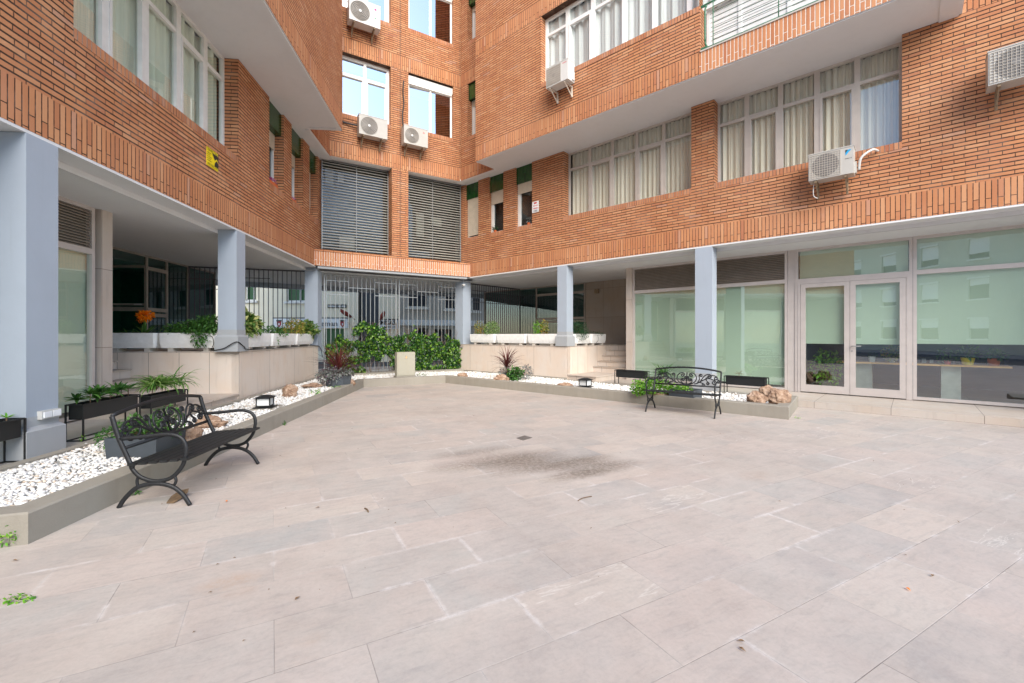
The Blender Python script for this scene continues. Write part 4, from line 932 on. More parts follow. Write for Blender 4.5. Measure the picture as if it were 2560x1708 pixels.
# ------------------------------------------------------------------ benches
def make_bench(label):
    t = thing('garden_bench', label, 'bench', (0, 0, 0), 0, 'black iron garden benches')
    Lh = .625      # half distance between the side frames; x along the bench, y = depth (0 back foot .. .57 front foot)
    yz = lambda x, P: [(x, a, b) for a, b in P]
    arch = [(0, 0), (.055, .085), (.155, .175), (.30, .203), (.43, .175), (.52, .105), (.585, .004)]
    uarm = [(.10, .37), (.115, .33), (.18, .262), (.30, .222), (.43, .25), (.515, .34), (.545, .43), (.55, .52), (.52, .588), (.46, .622), (.37, .632), (.20, .615), (.015, .60)]
    post = [(.115, .34), (.066, .45), (0, .61), (-.055, .80)]
    for x in (-Lh, Lh):
        mb = MB(); mb.tube(curve(yz(x, arch), 5), .014, 8, rz=.019); mb.tube(curve(yz(x, uarm), 5), .013, 8, rz=.018)
        mb.tube(curve(yz(x, [(.165, .275), (.150, .235), (.155, .185)]), 4), .012, 8); mb.tube(curve(yz(x, [(.455, .27), (.470, .225), (.455, .185)]), 4), .012, 8)
        mb.tube(curve(yz(x, post), 5), .015, 8, rz=.021)
        mb.build('side_frame', 'black_iron', t, smooth=True)
    for i in range(6):
        y = .125 + i * .086; z = .372 + .034 * i / 5; mb = MB(); mb.box(None, -Lh - .035, Lh + .035, y - .031, y + .031, z, z + .02); mb.build('slat', 'black_metal', t)
    def bk(x, v): # v 0..1 up the back plane
        return (x, .034 - .085 * v, .515 + .275 * v)
    mb = MB(); mb.tube([bk(-Lh, 0), bk(Lh, 0)], .012, 8, rz=.016)
    mb.tube([(x, -.055, .80 + .062 * (1 - (x / Lh) ** 2)) for x in [-Lh + 2 * Lh * i / 20 for i in range(21)]], .013, 8, rz=.018); br = mb.build('backrest', 'black_iron', t, smooth=True)
    mb = MB()
    def sp(P, cx, cy, r0, turns, dr):
        """path P (x, h) ending in an inward spiral round (cx, cy)"""
        l_ = P[-1]; a0 = math.atan2(l_[1] - cy, l_[0] - cx); out = list(P)
        n_ = int(10 * turns)
        for i in range(1, n_ + 1): a = a0 + dr * 6.283 * turns * i / n_; r_ = r0 * (1 - .78 * i / n_); out.append((cx + math.cos(a) * r_, cy + math.sin(a) * r_))
        return out
    designs = [
        sp([(0, .005), (.08, .03), (.155, .075), (.185, .15), (.16, .225), (.10, .262), (.05, .24)], .085, .215, .038, 1.2, 1),
        sp([(0, .01), (.05, .03), (.10, .07), (.105, .11)], .07, .11, .036, 1.3, 1),
        sp([(.0, .16), (.03, .13), (.04, .165)], .02, .17, .02, 1, 1),
        sp([(.15, .035), (.20, .05), (.26, .09), (.34, .14), (.42, .16), (.50, .135), (.545, .10)], .505, .085, .042, 1.2, -1),
        sp([(.20, .05), (.24, .13), (.23, .20)], .262, .215, .034, 1.3, -1),
        sp([(.26, .09), (.30, .17), (.35, .23), (.41, .25), (.45, .225)], .415, .205, .038, 1.2, -1),
        sp([(.34, .14), (.40, .20), (.47, .23), (.53, .215), (.565, .185)], .53, .175, .034, 1.1, -1),
        sp([(.24, .075), (.30, .06), (.345, .03)], .315, .03, .028, 1.2, -1),
        sp([(.36, .145), (.385, .10), (.42, .075)], .395, .06, .030, 1.3, -1),
        sp([(.50, .135), (.56, .15), (.60, .13)], .58, .115, .022, 1.1, -1),
        [(0, 0), (0, .08), (.0, .16), (.0, .27)],
    ]
    for dd in designs:
        for sg in (1, -1):
            pts_ = [bk(sg * x * 1.0, max(.0, y) / .30) for x, y in dd]
            mb.tube(curve(pts_, 3), .0105, 6)
    mb.build('scrollwork', 'black_iron', br, smooth=True)
    return t
b1 = make_bench('black iron scrollwork bench by the left kerb, nearest the camera')
def place(o, back_a, back_b, front_a):
    """a, b: back feet of the two side frames; front_a on the seat side"""
    d = (back_b - back_a); m_ = (back_a + back_b) / 2; f = Vector((d.y, -d.x, 0)).normalized()
    if f.dot(front_a - back_a) < 0: f = -f
    o.location = (m_.x, m_.y, 0); o.rotation_euler = (0, 0, math.atan2(f.y, f.x) - math.pi / 2)
place(b1, Vector((-3.42, 3.80, 0)), Vector((-3.54, 5.10, 0)), Vector((-2.87, 3.81, 0)))
b2 = dup(b1, (0, 0, 0), 0, 'black iron scrollwork bench against the right kerb, facing away from the shop windows')
b2['label'] = 'black iron scrollwork bench standing by the right kerb in front of the shop windows'
place(b2, Vector((2.97, 9.12, 0)), Vector((3.98, 8.40, 0)), Vector((2.65, 8.62, 0)))

# ------------------------------------------------------------------ air conditioners
def make_ac(fr, s, off, z, w_, h, d, label, body='ac_white', style='grid', logo=None, split=.70, brk='bracket_rust', side=None):
    """s,z lower left of the front face; off = distance of the front from the wall plane"""
    t = thing('air_conditioner', label, 'air conditioner', fr.w(s + w_ / 2, off - d, z - .05), fr.ang, 'outdoor air conditioning units on the facade')
    mb = MB(); mb.box(fr, s, s + w_, off - d, off, z, z + h); mb.box(fr, s - .008, s + w_ + .008, off - d - .005, off + .008, z + h, z + h + .02)
    mb.box(fr, s + w_, s + w_ + .03, off - d + .03, off - d + .13, z + .04, z + .26)
    mb.build('body', [body], t)
    cx = s + w_ * split / 2 + .015; cz = z + h * .5; r_ = min(w_ * split * .46, h * .43); m2 = MB(); m2.cyl(fr.w(cx, off, cz), r_, .004, 36, 0, fr.n); m2.cyl(fr.w(cx, off + .004, cz), r_ * .22, .006, 16, 0, fr.n); m2.build('fan', 'ac_fan', t)
    g = MB(); f = off + .012
    if style == 'rings':
        for k in range(1, 8):
            q = r_ * k / 7.; g.tube([fr.w(cx + q * math.cos(a), f, cz + q * math.sin(a)) for a in [6.283 * i / 30 for i in range(30)]], .007, 5, closed=True)
        g.cyl(fr.w(cx, off + .01, cz), r_ * .15, .014, 20, 1, fr.n)
    elif style == 'slats':
        x0, x1 = s + .02, s + w_ * split
        for k in range(16): x = x0 + (x1 - x0) * k / 15; g.box(fr, x - .006, x + .006, off + .002, f, z + .03, z + h - .03)
        for k in range(9): zz = z + .03 + (h - .06) * k / 8; g.box(fr, x0, x1, off + .001, off + .006, zz - .003, zz + .003)
        if True:
            m3 = MB(); m3.box(fr, x0, x1, off, off + .0015, z + .03, z + h - .03); m3.build('grille_back', 'ac_fan', t)
    else:
        x0, x1 = s + .02, s + w_ * split
        for k in range(13): x = x0 + (x1 - x0) * k / 12; g.box(fr, x - .0025, x + .0025, off + .004, f, z + .03, z + h - .03)
        for k in range(11): zz = z + .03 + (h - .06) * k / 10; g.box(fr, x0, x1, off + .004, f, zz - .0025, zz + .0025)
    g.build('grille', ['ac_grille' if style != 'grid' else 'ac_beige', 'ac_bright'], t, smooth=False)
    for sb_ in (s + w_ * .16, s + w_ * .82):
        b = MB(); b.box(fr, sb_ - .02, sb_ + .02, 0 + off - d - .08, off - .02, z - .045, z - .005); b.box(fr, sb_ - .018, sb_ + .018, off - d - .09, off - d - .05, z - .30, z - .045)
        p0, p1 = fr.w(sb_, off - d - .06, z - .28), fr.w(sb_, off - .06, z - .045); b.tube([p0, p1], .015, 4); b.build('bracket', brk, t)
    if logo:
        lx = s + w_ * (split + (1 - split) / 2) + .01; lz = z + h * .80; m4 = MB()
        if logo == 'pink': m4.cyl(fr.w(lx, off, lz), .034, .003, 20, 0, fr.n); m4.build('logo', 'pink', t); m5 = MB(); m5.box(fr, lx - .03, lx + .03, off, off + .002, z + h * .38, z + h * .42); m5.build('small_mark', 'ink_green', t)
        if logo == 'diamonds':
            for a in (90, 210, 330):
                u_, v_ = math.cos(math.radians(a)), math.sin(math.radians(a)); c_ = (lx, lz)
                q = [(0, 0), (u_ * .03 - v_ * .017, v_ * .03 + u_ * .017), (u_ * .06, v_ * .06), (u_ * .03 + v_ * .017, v_ * .03 - u_ * .017)]
                m4.face([fr.w(c_[0] + a_ * .7, off + .002, c_[1] + b_ * .7) for a_, b_ in q])
            m4.build('logo', 'red', t)
        if logo == 'wedge':
            m4.face([fr.w(lx - .035, off + .002, lz + .05), fr.w(lx + .06, off + .002, lz + .05), fr.w(lx - .035, off + .002, lz - .06)]); m4.build('logo', 'logo_blue', t)
            m5 = MB(); m5.face([fr.w(lx - .035, off + .004, lz + .05), fr.w(lx + .005, off + .004, lz + .05), fr.w(lx - .035, off + .004, lz - .01)])
            strokes(m5, .10, .016, lambda x, y: fr.w(lx + .01 + x, off + .003, lz - .12 + y)); m5.build('lettering', 'ink_black', t)
        if logo == 'redtext': strokes(m4, .12, .03, lambda x, y: fr.w(lx + x, off + .003, lz + .04 + y)); m4.build('logo', 'red', t)
    return t
make_ac(B, .94, .50, 11.46, .97, .72, .34, 'large white air conditioner with spiral fan grille and pink dot, topmost on the back wall', 'ac_bright', 'rings', 'pink', .66, 'bracket_rust')
make_ac(B, 1.255, .45, 7.95, .90, .62, .30, 'cream air conditioner below the left window of the back wall', 'ac_white', 'rings', None, .66, 'bracket_rust')
make_ac(B, 2.71, .45, 7.98, .84, .60, .30, 'cream air conditioner with three red diamonds, beside the hanging hose on the back wall', 'ac_white', 'rings', 'diamonds', .62, 'bracket_rust')
make_ac(R, 4.92, VO + .42, 8.22, .72, .52, .30, 'white air conditioner under the corner of the upper right windows', 'ac_bright', 'slats', 'redtext', .68, 'ac_beige')
make_ac(R, 10.73, .47, 4.64, .73, .52, .30, 'beige air conditioner with blue logo below the curtained window on the right wall', 'ac_white', 'grid', 'wedge', .72, 'bracket_rust')
make_ac(R, 13.22, .50, 5.62, .80, .55, .33, 'grey-sided air conditioner cut by the right edge of the view', 'ac_white', 'grid', None, .74, 'bracket_rust')
# pipes and hoses
def cable(name, pts, r, mat, label, cat, k=6):
    mb = MB(); mb.tube(curve(pts, k), r, 7); return tag(mb.build(name, mat, None, True, pts[0]), label, cat)
c2 = lambda x, y: (500 + x / 3.1365, y / 3.1365)
cable('drain_hose', [B.w(*a, b) for a, b in [((2.83, .03), 10.30), ((2.80, .05), 9.9), ((2.83, .04), 9.5), ((2.78, .05), 9.1), ((2.80, .08), 8.75), ((2.86, .12), 8.55)]], .022, 'cable_black', 'black corrugated hose hanging down the brick beside the movement joint', 'hose')
cable('pipe_run', [B.w(.46, .04, 8.42), B.w(.9, .05, 8.36), B.w(1.28, .12, 8.33)], .028, 'cable_black', 'black pipe running along the back wall into the left cream air conditioner', 'pipe')
cable('white_pipe', [R.w(11.52, .2, 4.75), R.w(11.56, .28, 4.95), R.w(11.72, .22, 5.08), R.w(11.80, .02, 5.10)], .022, 'ac_bright', 'white pipe curling from the beige air conditioner into the wall', 'pipe')
cable('drain_tail', [R.w(10.80, .32, 4.60), R.w(10.79, .32, 4.45), R.w(10.80, .3, 4.36), R.w(10.86, .28, 4.31)], .009, 'ac_bright', 'thin white drain tail under the beige air conditioner', 'hose')

# ------------------------------------------------------------------ wall signs, camera, sockets
t = MB(); s0, z1_ = L.sz(1618 / 3.136, 1155 / 3.136); s1, z0_ = L.sz(1703 / 3.136, 1320 / 3.136); z0_ = 4.60; z1_ = 4.93; s1 = s0 + .36
t.box(L, s0, s1, 0, .012, z0_, z1_); sg = tag(t.build('alarm_sign', 'sign_yellow', None, False, L.w(s0, 0, z0_)), 'yellow and black alarm warning sign on the left brick wall', 'sign')
t = MB(); cx_ = (s0 + s1) / 2; zf = lambda dx, dz, o=.014: L.w(cx_ + dx, o, (z0_ + z1_) / 2 + dz)
XF = lambda cx0, cz0: (lambda x, y: L.w(cx0 + x, .0145, cz0 + y))
text_mesh(t, 'CONECTADA', .062, XF(cx_, z1_ - .035), squeeze=1.05); text_mesh(t, 'PROSEGUR', .062, XF(cx_, z0_ + .035), squeeze=1.1)
t.face([zf(-.02, .11), zf(.19, .11), zf(.19, -.01), zf(.13, .05), zf(.07, -.0), zf(.04, .03)]); t.face([zf(.05, -.11), zf(.19, -.11), zf(.19, -.03), zf(.13, .015), zf(.07, -.04)])
for k, w_ in enumerate((.13, .10, .15, .12, .14)): t.box(L, cx_ - .18, cx_ - .18 + w_, .012, .0145, (z0_ + z1_) / 2 + .07 - k * .035, (z0_ + z1_) / 2 + .078 - k * .035)
t.build('lettering', 'ink_black', sg)
s0, z1_ = R.sz(1331, 506); s1 = s0 + .27; z0_ = 5.53; z1_ = 5.89
t = MB(); t.box(R, s0, s1, 0, .01, z0_, z1_); sg = tag(t.build('notice_sign', 'sign_white', None, False, R.w(s0, 0, z0_)), 'small white notice with red lettering beside the narrow windows', 'sign')
t = MB(); cx_ = (s0 + s1) / 2; XF = lambda cx0, cz0: (lambda x, y: R.w(cx0 + x, .012, cz0 + y)); t.box(R, cx_ - .06, cx_ + .06, .01, .012, z1_ - .08, z1_ - .03)
strokes(t, .17, .045, XF(cx_, z1_ - .14), 0, 3); strokes(t, .19, .05, XF(cx_, z1_ - .23), 0, 4); t.build('lettering', 'red', sg)
t = MB(); strokes(t, .17, .03, XF(cx_, z0_ + .06), 0, 5); t.box(R, cx_ - .08, cx_ + .08, .01, .012, z0_ + .02, z0_ + .03); t.build('small_print', 'ink_black', sg)
# camera on the right-hand gate column
p = R.w(-.30, .02, 3.42); t = thing('security_camera', 'small white security camera on the column at the right of the gate', 'camera', p)
mb = MB(); mb.cyl(p, .045, .03, 16, 0, R.n); mb.build('mount', 'ac_bright', t, True)
mb = MB(); mb.cyl(p + R.n * .03, .038, .09, 16, 0, (R.n + Vector((.3, 0, -.3)))); mb.build('housing', 'ac_bright', t, True)
mb = MB(); q_ = (R.n + Vector((.3, 0, -.3))).normalized(); mb.cyl(p + R.n * .03 + q_ * .09, .022, .006, 12, 0, q_); mb.build('lens', 'ink_black', t)
# double socket on the near column (its end face looks at the camera)
Cn = Fr((L.w(.265, -.36, 0).x, L.w(.265, -.36, 0).y), (L.w(.265, 0, 0).x, L.w(.265, 0, 0).y))
if Cn.n.dot(-L.u) < 0: Cn.n = -Cn.n
sx_ = lambda px: L.s(px, 0.)
za = L.sz(0, 0)[0]
sa_, sb_ = L.s(290 / 3.136, .0), L.s(445 / 3.136, .0); zz = L.sz(360 / 3.136, 900 + 428 / 3.136, .03)[1]
t = thing('socket_box', 'grey double weatherproof socket box low on the near column', 'socket', L.w((sa_ + sb_) / 2, 0, zz)); 
mb = MB(); mb.box(L, sa_, sb_, 0, .05, zz - .045, zz + .045); mb.build('housing', 'desk_white', t)
for k in range(2):
    a = sa_ + (sb_ - sa_) * (.07 + .47 * k); mb = MB(); mb.box(L, a, a + (sb_ - sa_) * .38, .05, .062, zz - .03, zz + .032); mb.build('cover_flap', 'sign_white', t)

# ------------------------------------------------------------------ terrace planters
def make_planter(w_, label):
    t = thing('concrete_planter', label, 'planter', (0, 0, 0), 0, 'white concrete planters along the terrace')
    mb = MB(); d, h = .36, .31; z = .07
    # tapered trough with rounded look: rim, body
    def ring(sx, sy, zz, c): return [(-sx + c, -sy, zz), (sx - c, -sy, zz), (sx, -sy + c, zz), (sx, sy - c, zz), (sx - c, sy, zz), (-sx + c, sy, zz), (-sx, sy - c, zz), (-sx, -sy + c, zz)]
    R_ = [ring(w_/2 - .035, d/2 - .035, z, .03), ring(w_/2 - .012, d/2 - .012, z + .10, .04), ring(w_/2, d/2, z + h - .03, .05), ring(w_/2, d/2, z + h, .05), ring(w_/2 - .03, d/2 - .03, z + h, .04), ring(w_/2 - .035, d/2 - .035, z + h - .05, .04)]
    for a, b in zip(R_, R_[1:]):
        for i in range(8): j = (i + 1) % 8; mb.face([a[i], a[j], b[j], b[i]])
    mb.face(R_[0][::-1]); mb.build('trough', 'planter_concrete', t)
    m2 = MB(); m2.face(R_[-1]); m2.build('soil', 'soil', t)
    for x in (-w_ * .3, w_ * .3): m3 = MB(); m3.box(None, x - .05, x + .05, -d/2 + .05, d/2 - .05, 0, z); m3.build('foot', 'planter_foot', t)
    return t
ZP = 1.172
pl0 = None
def put_planter(fr, a, b, off, label, ret=None):
    t = make_planter(b - a, label)
    if ret is None: P = fr.w((a + b) / 2, off, ZP); t.location = P; t.rotation_euler = (0, 0, fr.ang if fr is not R else fr.ang)
    else: P = fr.w(ret, (a + b) / 2, ZP); t.location = P; t.rotation_euler = (0, 0, fr.ang + math.pi / 2)
    return t
put_planter(L, -2.62, -1.62, 0, 'white concrete planter holding the orange-flowered plant, nearest the shop window', 4.95)
put_planter(L, -1.60, -.46, 0, 'white concrete planter overflowing with spreading green foliage left of the column', 4.95)
put_planter(L, 5.06, 6.36, -.20, 'white concrete planter with the big variegated bush right of the left column', None)
put_planter(L, 6.42, 7.95, -.20, 'white concrete planter with low leafy plants, middle of the row beside the gate', None)
put_planter(L, 8.0, 9.45, -.20, 'white concrete planter with the rounded yellow-green plant, next to the gate column on the left', None)
put_planter(R, -.08, 1.27, -.20, 'white concrete planter with yellow shrubs, next to the gate column on the right', None)
put_planter(R, 1.34, 2.72, -.20, 'white concrete planter standing empty between two planted ones', None)
put_planter(R, 2.77, 4.03, -.20, 'white concrete planter with a single small golden bush', None)
put_planter(R, -1.42, -.40, 0, 'white concrete planter with dark trailing fern right of the column', 4.22)
put_planter(R, -2.42, -1.44, 0, 'white concrete planter with a coiled wire by the top of the right steps', 4.22)
ZS = ZP + .34
bush('leafy_plant', 'spreading green umbrella-leaf plant drooping over the planter left of the column', L.w(4.95, -.95, ZS), [(.05, 0, .12, .50, .26, .19), (.3, -.05, .20, .34, .22, .20), (-.42, 0, .09, .30, .18, .15), (.25, -.24, -.06, .18, .10, .20)], 2100, .085, 'leaf_mid', .42)
t = bush('clivia', 'strap-leaved plant crowned by a bright orange flower head', L.w(4.95, -1.95, ZS), [(0, 0, .05, .05, .05, .04)], 20, .05, 'leaf_dark')
mb = MB(); rr = random.Random(3); bp = L.w(4.95, -1.95, ZS)
for i in range(20): blade(mb, bp + Vector((rr.uniform(-.05, .05), rr.uniform(-.04, .04), -.03)), rr.uniform(0, 6.28), rr.uniform(.5, 1.15), rr.uniform(.3, .46), .036, rr.uniform(.5, 1.1), 6)
for i in range(9): blade(mb, bp + Vector((-.28 + rr.uniform(-.05, .05), rr.uniform(-.04, .04), -.03)), rr.uniform(0, 6.28), rr.uniform(.4, 1.0), rr.uniform(.2, .34), .03, rr.uniform(.5, 1.1), 6)
mb.build('strap_leaves', 'leaf_mid', t)
mb = MB(); mb.tube([bp, bp + Vector((.03, 0, .36))], .010, 6); mb.build('flower_stalk', 'leaf_spider', t)
mb = MB(); clump(mb, bp + Vector((.03, -.01, .40)), (.13, .12, .085), 300, .065, rr, .6, 1.2); clump(mb, bp + Vector((-.05, -.01, .31)), (.06, .05, .04), 40, .05, rr, .55, 1.2); mb.build('flower', 'petal_orange', t)
bush('variegated_bush', 'large round cream-and-green variegated bush just right of the left column', L.w(5.35, -.20, ZS), [(0, 0, .22, .30, .42, .28), (.05, -.2, -.02, .14, .12, .16)], 900, .13, 'leaf_variegated', .7)
bush('trailing_plant', 'small dark trailing plant in the middle planter left of the gate', L.w(7.0, -.20, ZS), [(0, 0, .08, .26, .5, .14), (.12, -.25, -.06, .12, .16, .16)], 800, .07, 'leaf_mid', .4)
bush('yellow_shrub', 'airy yellow-green shrub with reddish tips left of the gate', L.w(8.1, -.2, ZS), [(0, .1, .20, .26, .42, .28)], 900, .065, 'leaf_yellow', .45)
bush('pothos_plant', 'round light green pothos in the last planter left of the gate', L.w(9.25, -.18, ZS), [(0, .0, .17, .32, .34, .25)], 560, .12, 'leaf_variegated', .75)
bush('yellow_shrub', 'yellow and pink leggy shrub beside the right gate column', R.w(.30, -.2, ZS), [(0, 0, .24, .22, .18, .32)], 480, .06, 'leaf_yellow', .5)
bush('yellow_shrub', 'rounded yellow-green shrub in the first planter right of the gate', R.w(.95, -.2, ZS), [(0, 0, .22, .30, .22, .30)], 1000, .055, 'leaf_spider', .5)
bush('golden_bush', 'small bush half green and half orange-yellow in the third right planter', R.w(3.2, -.2, ZS), [(-.07, 0, .22, .17, .15, .28)], 330, .06, 'leaf_bright', .6)
bush('golden_bush', 'orange-yellow half of the small bush in the third right planter', R.w(3.36, -.2, ZS), [(.02, 0, .24, .14, .14, .26)], 280, .06, 'leaf_yellow', .6)
bush('fern', 'dark feathery fern spilling over the planter right of the column', R.w(4.22, -.80, ZS), [(0, 0, .20, .42, .5, .28), (.0, .25, -.04, .26, .25, .18), (.1,-.1,.02,.3,.3,.2)], 2600, .06, 'leaf_dark', .25)
bush('low_plant', 'low dark green plant in the planter nearest the right steps', R.w(4.22, -1.85, ZS), [(0, 0, .05, .36, .14, .09)], 380, .05, 'leaf_dark', .35)
cable('watering_wire', [L.w(4.60, -.45, 1.20), L.w(4.585, -.40, 1.2), L.w(4.56, -.2, 1.24), L.w(4.57, .03, 1.37), L.w(4.8, .07, 1.27), L.w(5.1, .05, 1.20), L.w(7, .02, 1.19), L.w(9.3, .02, 1.19), L.w(9.8, .05, 1.1), L.w(9.85, .1, .8)], .011, 'cable_black', 'black watering hose draped round the foot of the left terrace column', 'hose')
cable('coiled_wire', [R.w(4.42, -1.6, 1.52), R.w(4.44, -1.75, 1.5), R.w(4.44, -1.8, 1.35), R.w(4.44, -1.65, 1.24)], .005, 'cable_black', 'thin wire looped over the planter by the right steps', 'wire')
cable('watering_wire', [L.w(4.76, -.58, 1.5), L.w(4.75, -.52, 1.46), L.w(4.745, -.50, 1.33), L.w(4.75, -.55, 1.2)], .006, 'cable_black', 'thin black hose hanging over the planter left of the column', 'hose')

# ------------------------------------------------------------------ black stand planters in front of the shops
def stand_planter(fr, s0, s1, o0, o1, zb, label, top=.40):
    P = fr.w((s0 + s1) / 2, (o0 + o1) / 2, zb); t = thing('stand_planter', label, 'planter', P, fr.ang, 'black metal trough planters on wire stands')
    mb = MB(); e = .03; zt_ = zb + top; z0 = zt_ - .18
    for a, b, c, d in ((s0 + e, s1 - e, o0 + .01, o0 + .02), (s0 + e, s1 - e, o1 - .02, o1 - .01), (s0 + e, s0 + e + .01, o0 + .02, o1 - .02), (s1 - e - .01, s1 - e, o0 + .02, o1 - .02)): mb.box(fr, a, b, c, d, z0, zt_ - .005)
    mb.box(fr, s0 + e, s1 - e, o0 + .01, o1 - .01, z0 - .01, z0); mb.build('trough', 'black_metal', t)
    mb = MB(); mb.box(fr, s0 + e + .01, s1 - e - .01, o0 + .02, o1 - .02, z0, zt_ - .03); mb.build('soil', 'soil', t)
    mb = MB(); r_ = .008
    for s in (s0, s1):
        for o_ in (o0, o1): mb.box(fr, s - r_, s + r_, o_ - r_, o_ + r_, zb, zt_ + .005)
    for z in (zb + .008, zt_):
        for o_ in (o0, o1): mb.box(fr, s0 + r_, s1 - r_, o_ - r_, o_ + r_, z - r_, z + r_)
        for s in (s0, s1): mb.box(fr, s - r_, s + r_, o0 + r_, o1 - r_, z - r_, z + r_)
    mb.build('wire_stand', 'black_metal', t)
stand_planter(L, 1.14, 2.12, -.33, -.13, ZW, 'black trough planter on a wire stand between the near column and the left shop window', .46)
stand_planter(L, -.75, .22, -.16, .03, ZW, 'black trough planter on a wire stand cut by the left edge of the view', .46)
stand_planter(L, 2.35, 3.25, -.33, -.13, ZW, 'black trough planter of spider plants behind the back of the near bench', .40)
stand_planter(R, 6.2, 7.1, .03, .24, ZR, 'empty black trough planter on a wire stand beside the right steps', .41)
stand_planter(R, 9.05, 9.92, .03, .25, ZR, 'black trough planter on a wire stand with one dry twig, right of the column', .42)
def palm_tufts(name, label, fr, s0, s1, o_, z, n, ln, mat, wd=.018, seed=1, nb=9):
    r_ = random.Random(seed); t = plant(name, label, 'plant', fr.w((s0 + s1) / 2, o_, z)); mb = MB(); sm_ = MB()
    for i in range(n):
        p = fr.w(s0 + (s1 - s0) * (i + .5) / n + r_.uniform(-.05, .05), o_ + r_.uniform(-.05, .05), z + r_.uniform(0, .04)); h = r_.uniform(.05, .13); e = p + Vector((0, 0, h)); sm_ = MB(); sm_.tube([p, e], .006, 5); sm_.build('stem', 'stem_brown', t)
        for _ in range(nb): blade(mb, e, r_.uniform(0, 6.28), r_.uniform(-.1, .9), ln * r_.uniform(.6, 1.2), wd, r_.uniform(.3, 1.2) + (.9 if nb > 22 else 0), 5)
    mb.build('leaves', mat, t); return t
palm_tufts('leafy_seedlings', 'dark green finger-leaved plants in the trough planter by the near column', L, 1.2, 2.05, -.23, ZW + .44, 10, .18, 'leaf_mid', .036, 4, 20)
palm_tufts('leafy_seedlings', 'sliver of green plants in the trough planter at the left edge', L, -.7, .18, -.07, ZW + .40, 6, .09, 'leaf_bright', .02, 6, 10)
palm_tufts('spider_plant', 'pale striped spider plants arching out behind the near bench', L, 2.4, 2.8, -.2, ZW + .44, 5, .34, 'leaf_spider', .030, 8, 40)
palm_tufts('spider_plant', 'tall green spider plant with a thin flower stalk by the foot of the left steps', L, 2.9, 3.2, -.2, ZW + .46, 2, .40, 'leaf_spider', .024, 9, 26)
palm_tufts('dry_twig', 'single dry brown twig standing in the right trough planter', R, 9.31, 9.35, .14, ZR + .40, 1, .12, 'leaf_dry', .02, 10, 10)

# ------------------------------------------------------------------ pots, palms, rocks, lanterns in the beds
def pot(label, c, w_, h, rz, sides=4, flare=.02, z=.15):
    t = thing('plant_pot', label, 'pot', (c.x, c.y, z), rz); mb = MB(); k = w_ / 2 / math.cos(math.pi / sides)
    def rg_(r_, zz): return [Vector((c.x, c.y, z + zz)) + Vector((math.cos(2*math.pi*(i+.5)/sides + rz) * r_, math.sin(2*math.pi*(i+.5)/sides + rz) * r_, 0)) for i in range(sides)]
    RR = [rg_(k - flare, 0), rg_(k, h), rg_(k - .02, h), rg_(k - .025, h - .04)]
    for a, b in zip(RR, RR[1:]):
        for i in range(sides): j = (i + 1) % sides; mb.face([a[i], a[j], b[j], b[i]])
    mb.face(RR[0][::-1]); mb.build('tub', 'pot_grey', t); m2 = MB(); m2.face(RR[-1]); m2.build('soil', 'soil', t); return t
cN = lambda x, y: (x / 3.136, 900 + y / 3.136)
pc = G(*cN(1060, 715), .2); pc = Vector((-4.16, 5.02, 0))
pot('dark grey square pot of small shrubs behind the near bench', pc, .52, .24, L.ang)
bush('leafy_shrub', 'low mixed shrub of small green leaves growing in the pot behind the near bench', (pc.x, pc.y, .36), [(-.1, 0, .08, .26, .22, .14), (.2, .05, .15, .18, .2, .17), (-.3, -.1, 0, .18, .12, .12)], 1500, .052, 'leaf_mid', .45)
p2 = Vector((-4.55, 11.55, 0)); pot('dark grey faceted pot of the red cordyline left of the gate', p2, .62, .30, .3, 8)
def cordyline(label, c, z, n, ln, seed):
    r_ = random.Random(seed); t = plant('cordyline', label, 'plant', (c.x, c.y, z)); mb = MB()
    for i in range(n):
        f = i / n; blade(mb, Vector((c.x, c.y, z + .10 + .22 * f)), r_.uniform(0, 6.28), r_.uniform(.15, 1.45), ln * r_.uniform(.7, 1.1), .023, r_.uniform(.2, 1.5), 7)
    m2 = MB(); m2.tube([(c.x, c.y, z), (c.x, c.y, z + .32)], .02, 7); m2.build('stem', 'stem_brown', t); mb.build('leaves', 'leaf_red', t)
cordyline('tall dark red spiky cordyline left of the gate', p2, .36, 120, .88, 2)
bush('silver_plant', 'silver-grey leafy plant round the foot of the left cordyline', (p2.x, p2.y, .42), [(0, -.05, .10, .40, .34, .15), (-.38, 0, .02, .2, .2, .18), (-.1, -.3, -.02, .25, .1, .14)], 1100, .085, 'leaf_silver', .42)
p3 = Vector((-2.05, 13.35, 0)) + Vector((.62, .0, 0)); p3 = G(1276, 947, .2); pot('dark pot of the red cordyline right of the gate, hidden by leaves', p3, .42, .22, .2, 8)
cordyline('dark red spiky cordyline right of the gate', p3 + Vector((-.1, .1, 0)), .36, 90, .72, 12)
bush('silver_plant', 'purple-grey leafy plant round the foot of the right cordyline', (p3.x + .1, p3.y + .15, .28), [(-.25, 0, .13, .22, .2, .15), (.38, -.05, .12, .2, .2, .20)], 520, .075, 'leaf_silver', .4)
bush('green_succulent', 'round bright green rosette in front of the right cordyline', (p3.x + .14, p3.y - .22, .26), [(0, 0, .12, .24, .2, .2)], 420, .09, 'leaf_mid', .6)
p4 = Vector((3.56, 9.3, 0)); p4 = (G(*((1600 + 445 / 5.875, 900 + 560 / 5.875)), .18) + G(1600 + 830 / 5.875, 900 + 580 / 5.875, .18)) / 2; pot('dark grey square pot of the small palm behind the right bench', p4 + R.n * -.12, .52, .22, R.ang)
bush('bright_shrub', 'bright green low shrub behind the right bench', p4 + Vector((-.50, .32, .06)), [(0, 0, .16, .42, .22, .17), (-.3, .1, .12, .2, .18, .16), (.45, -.2, .12, .3, .2, .12)], 1700, .055, 'leaf_bright', .75)
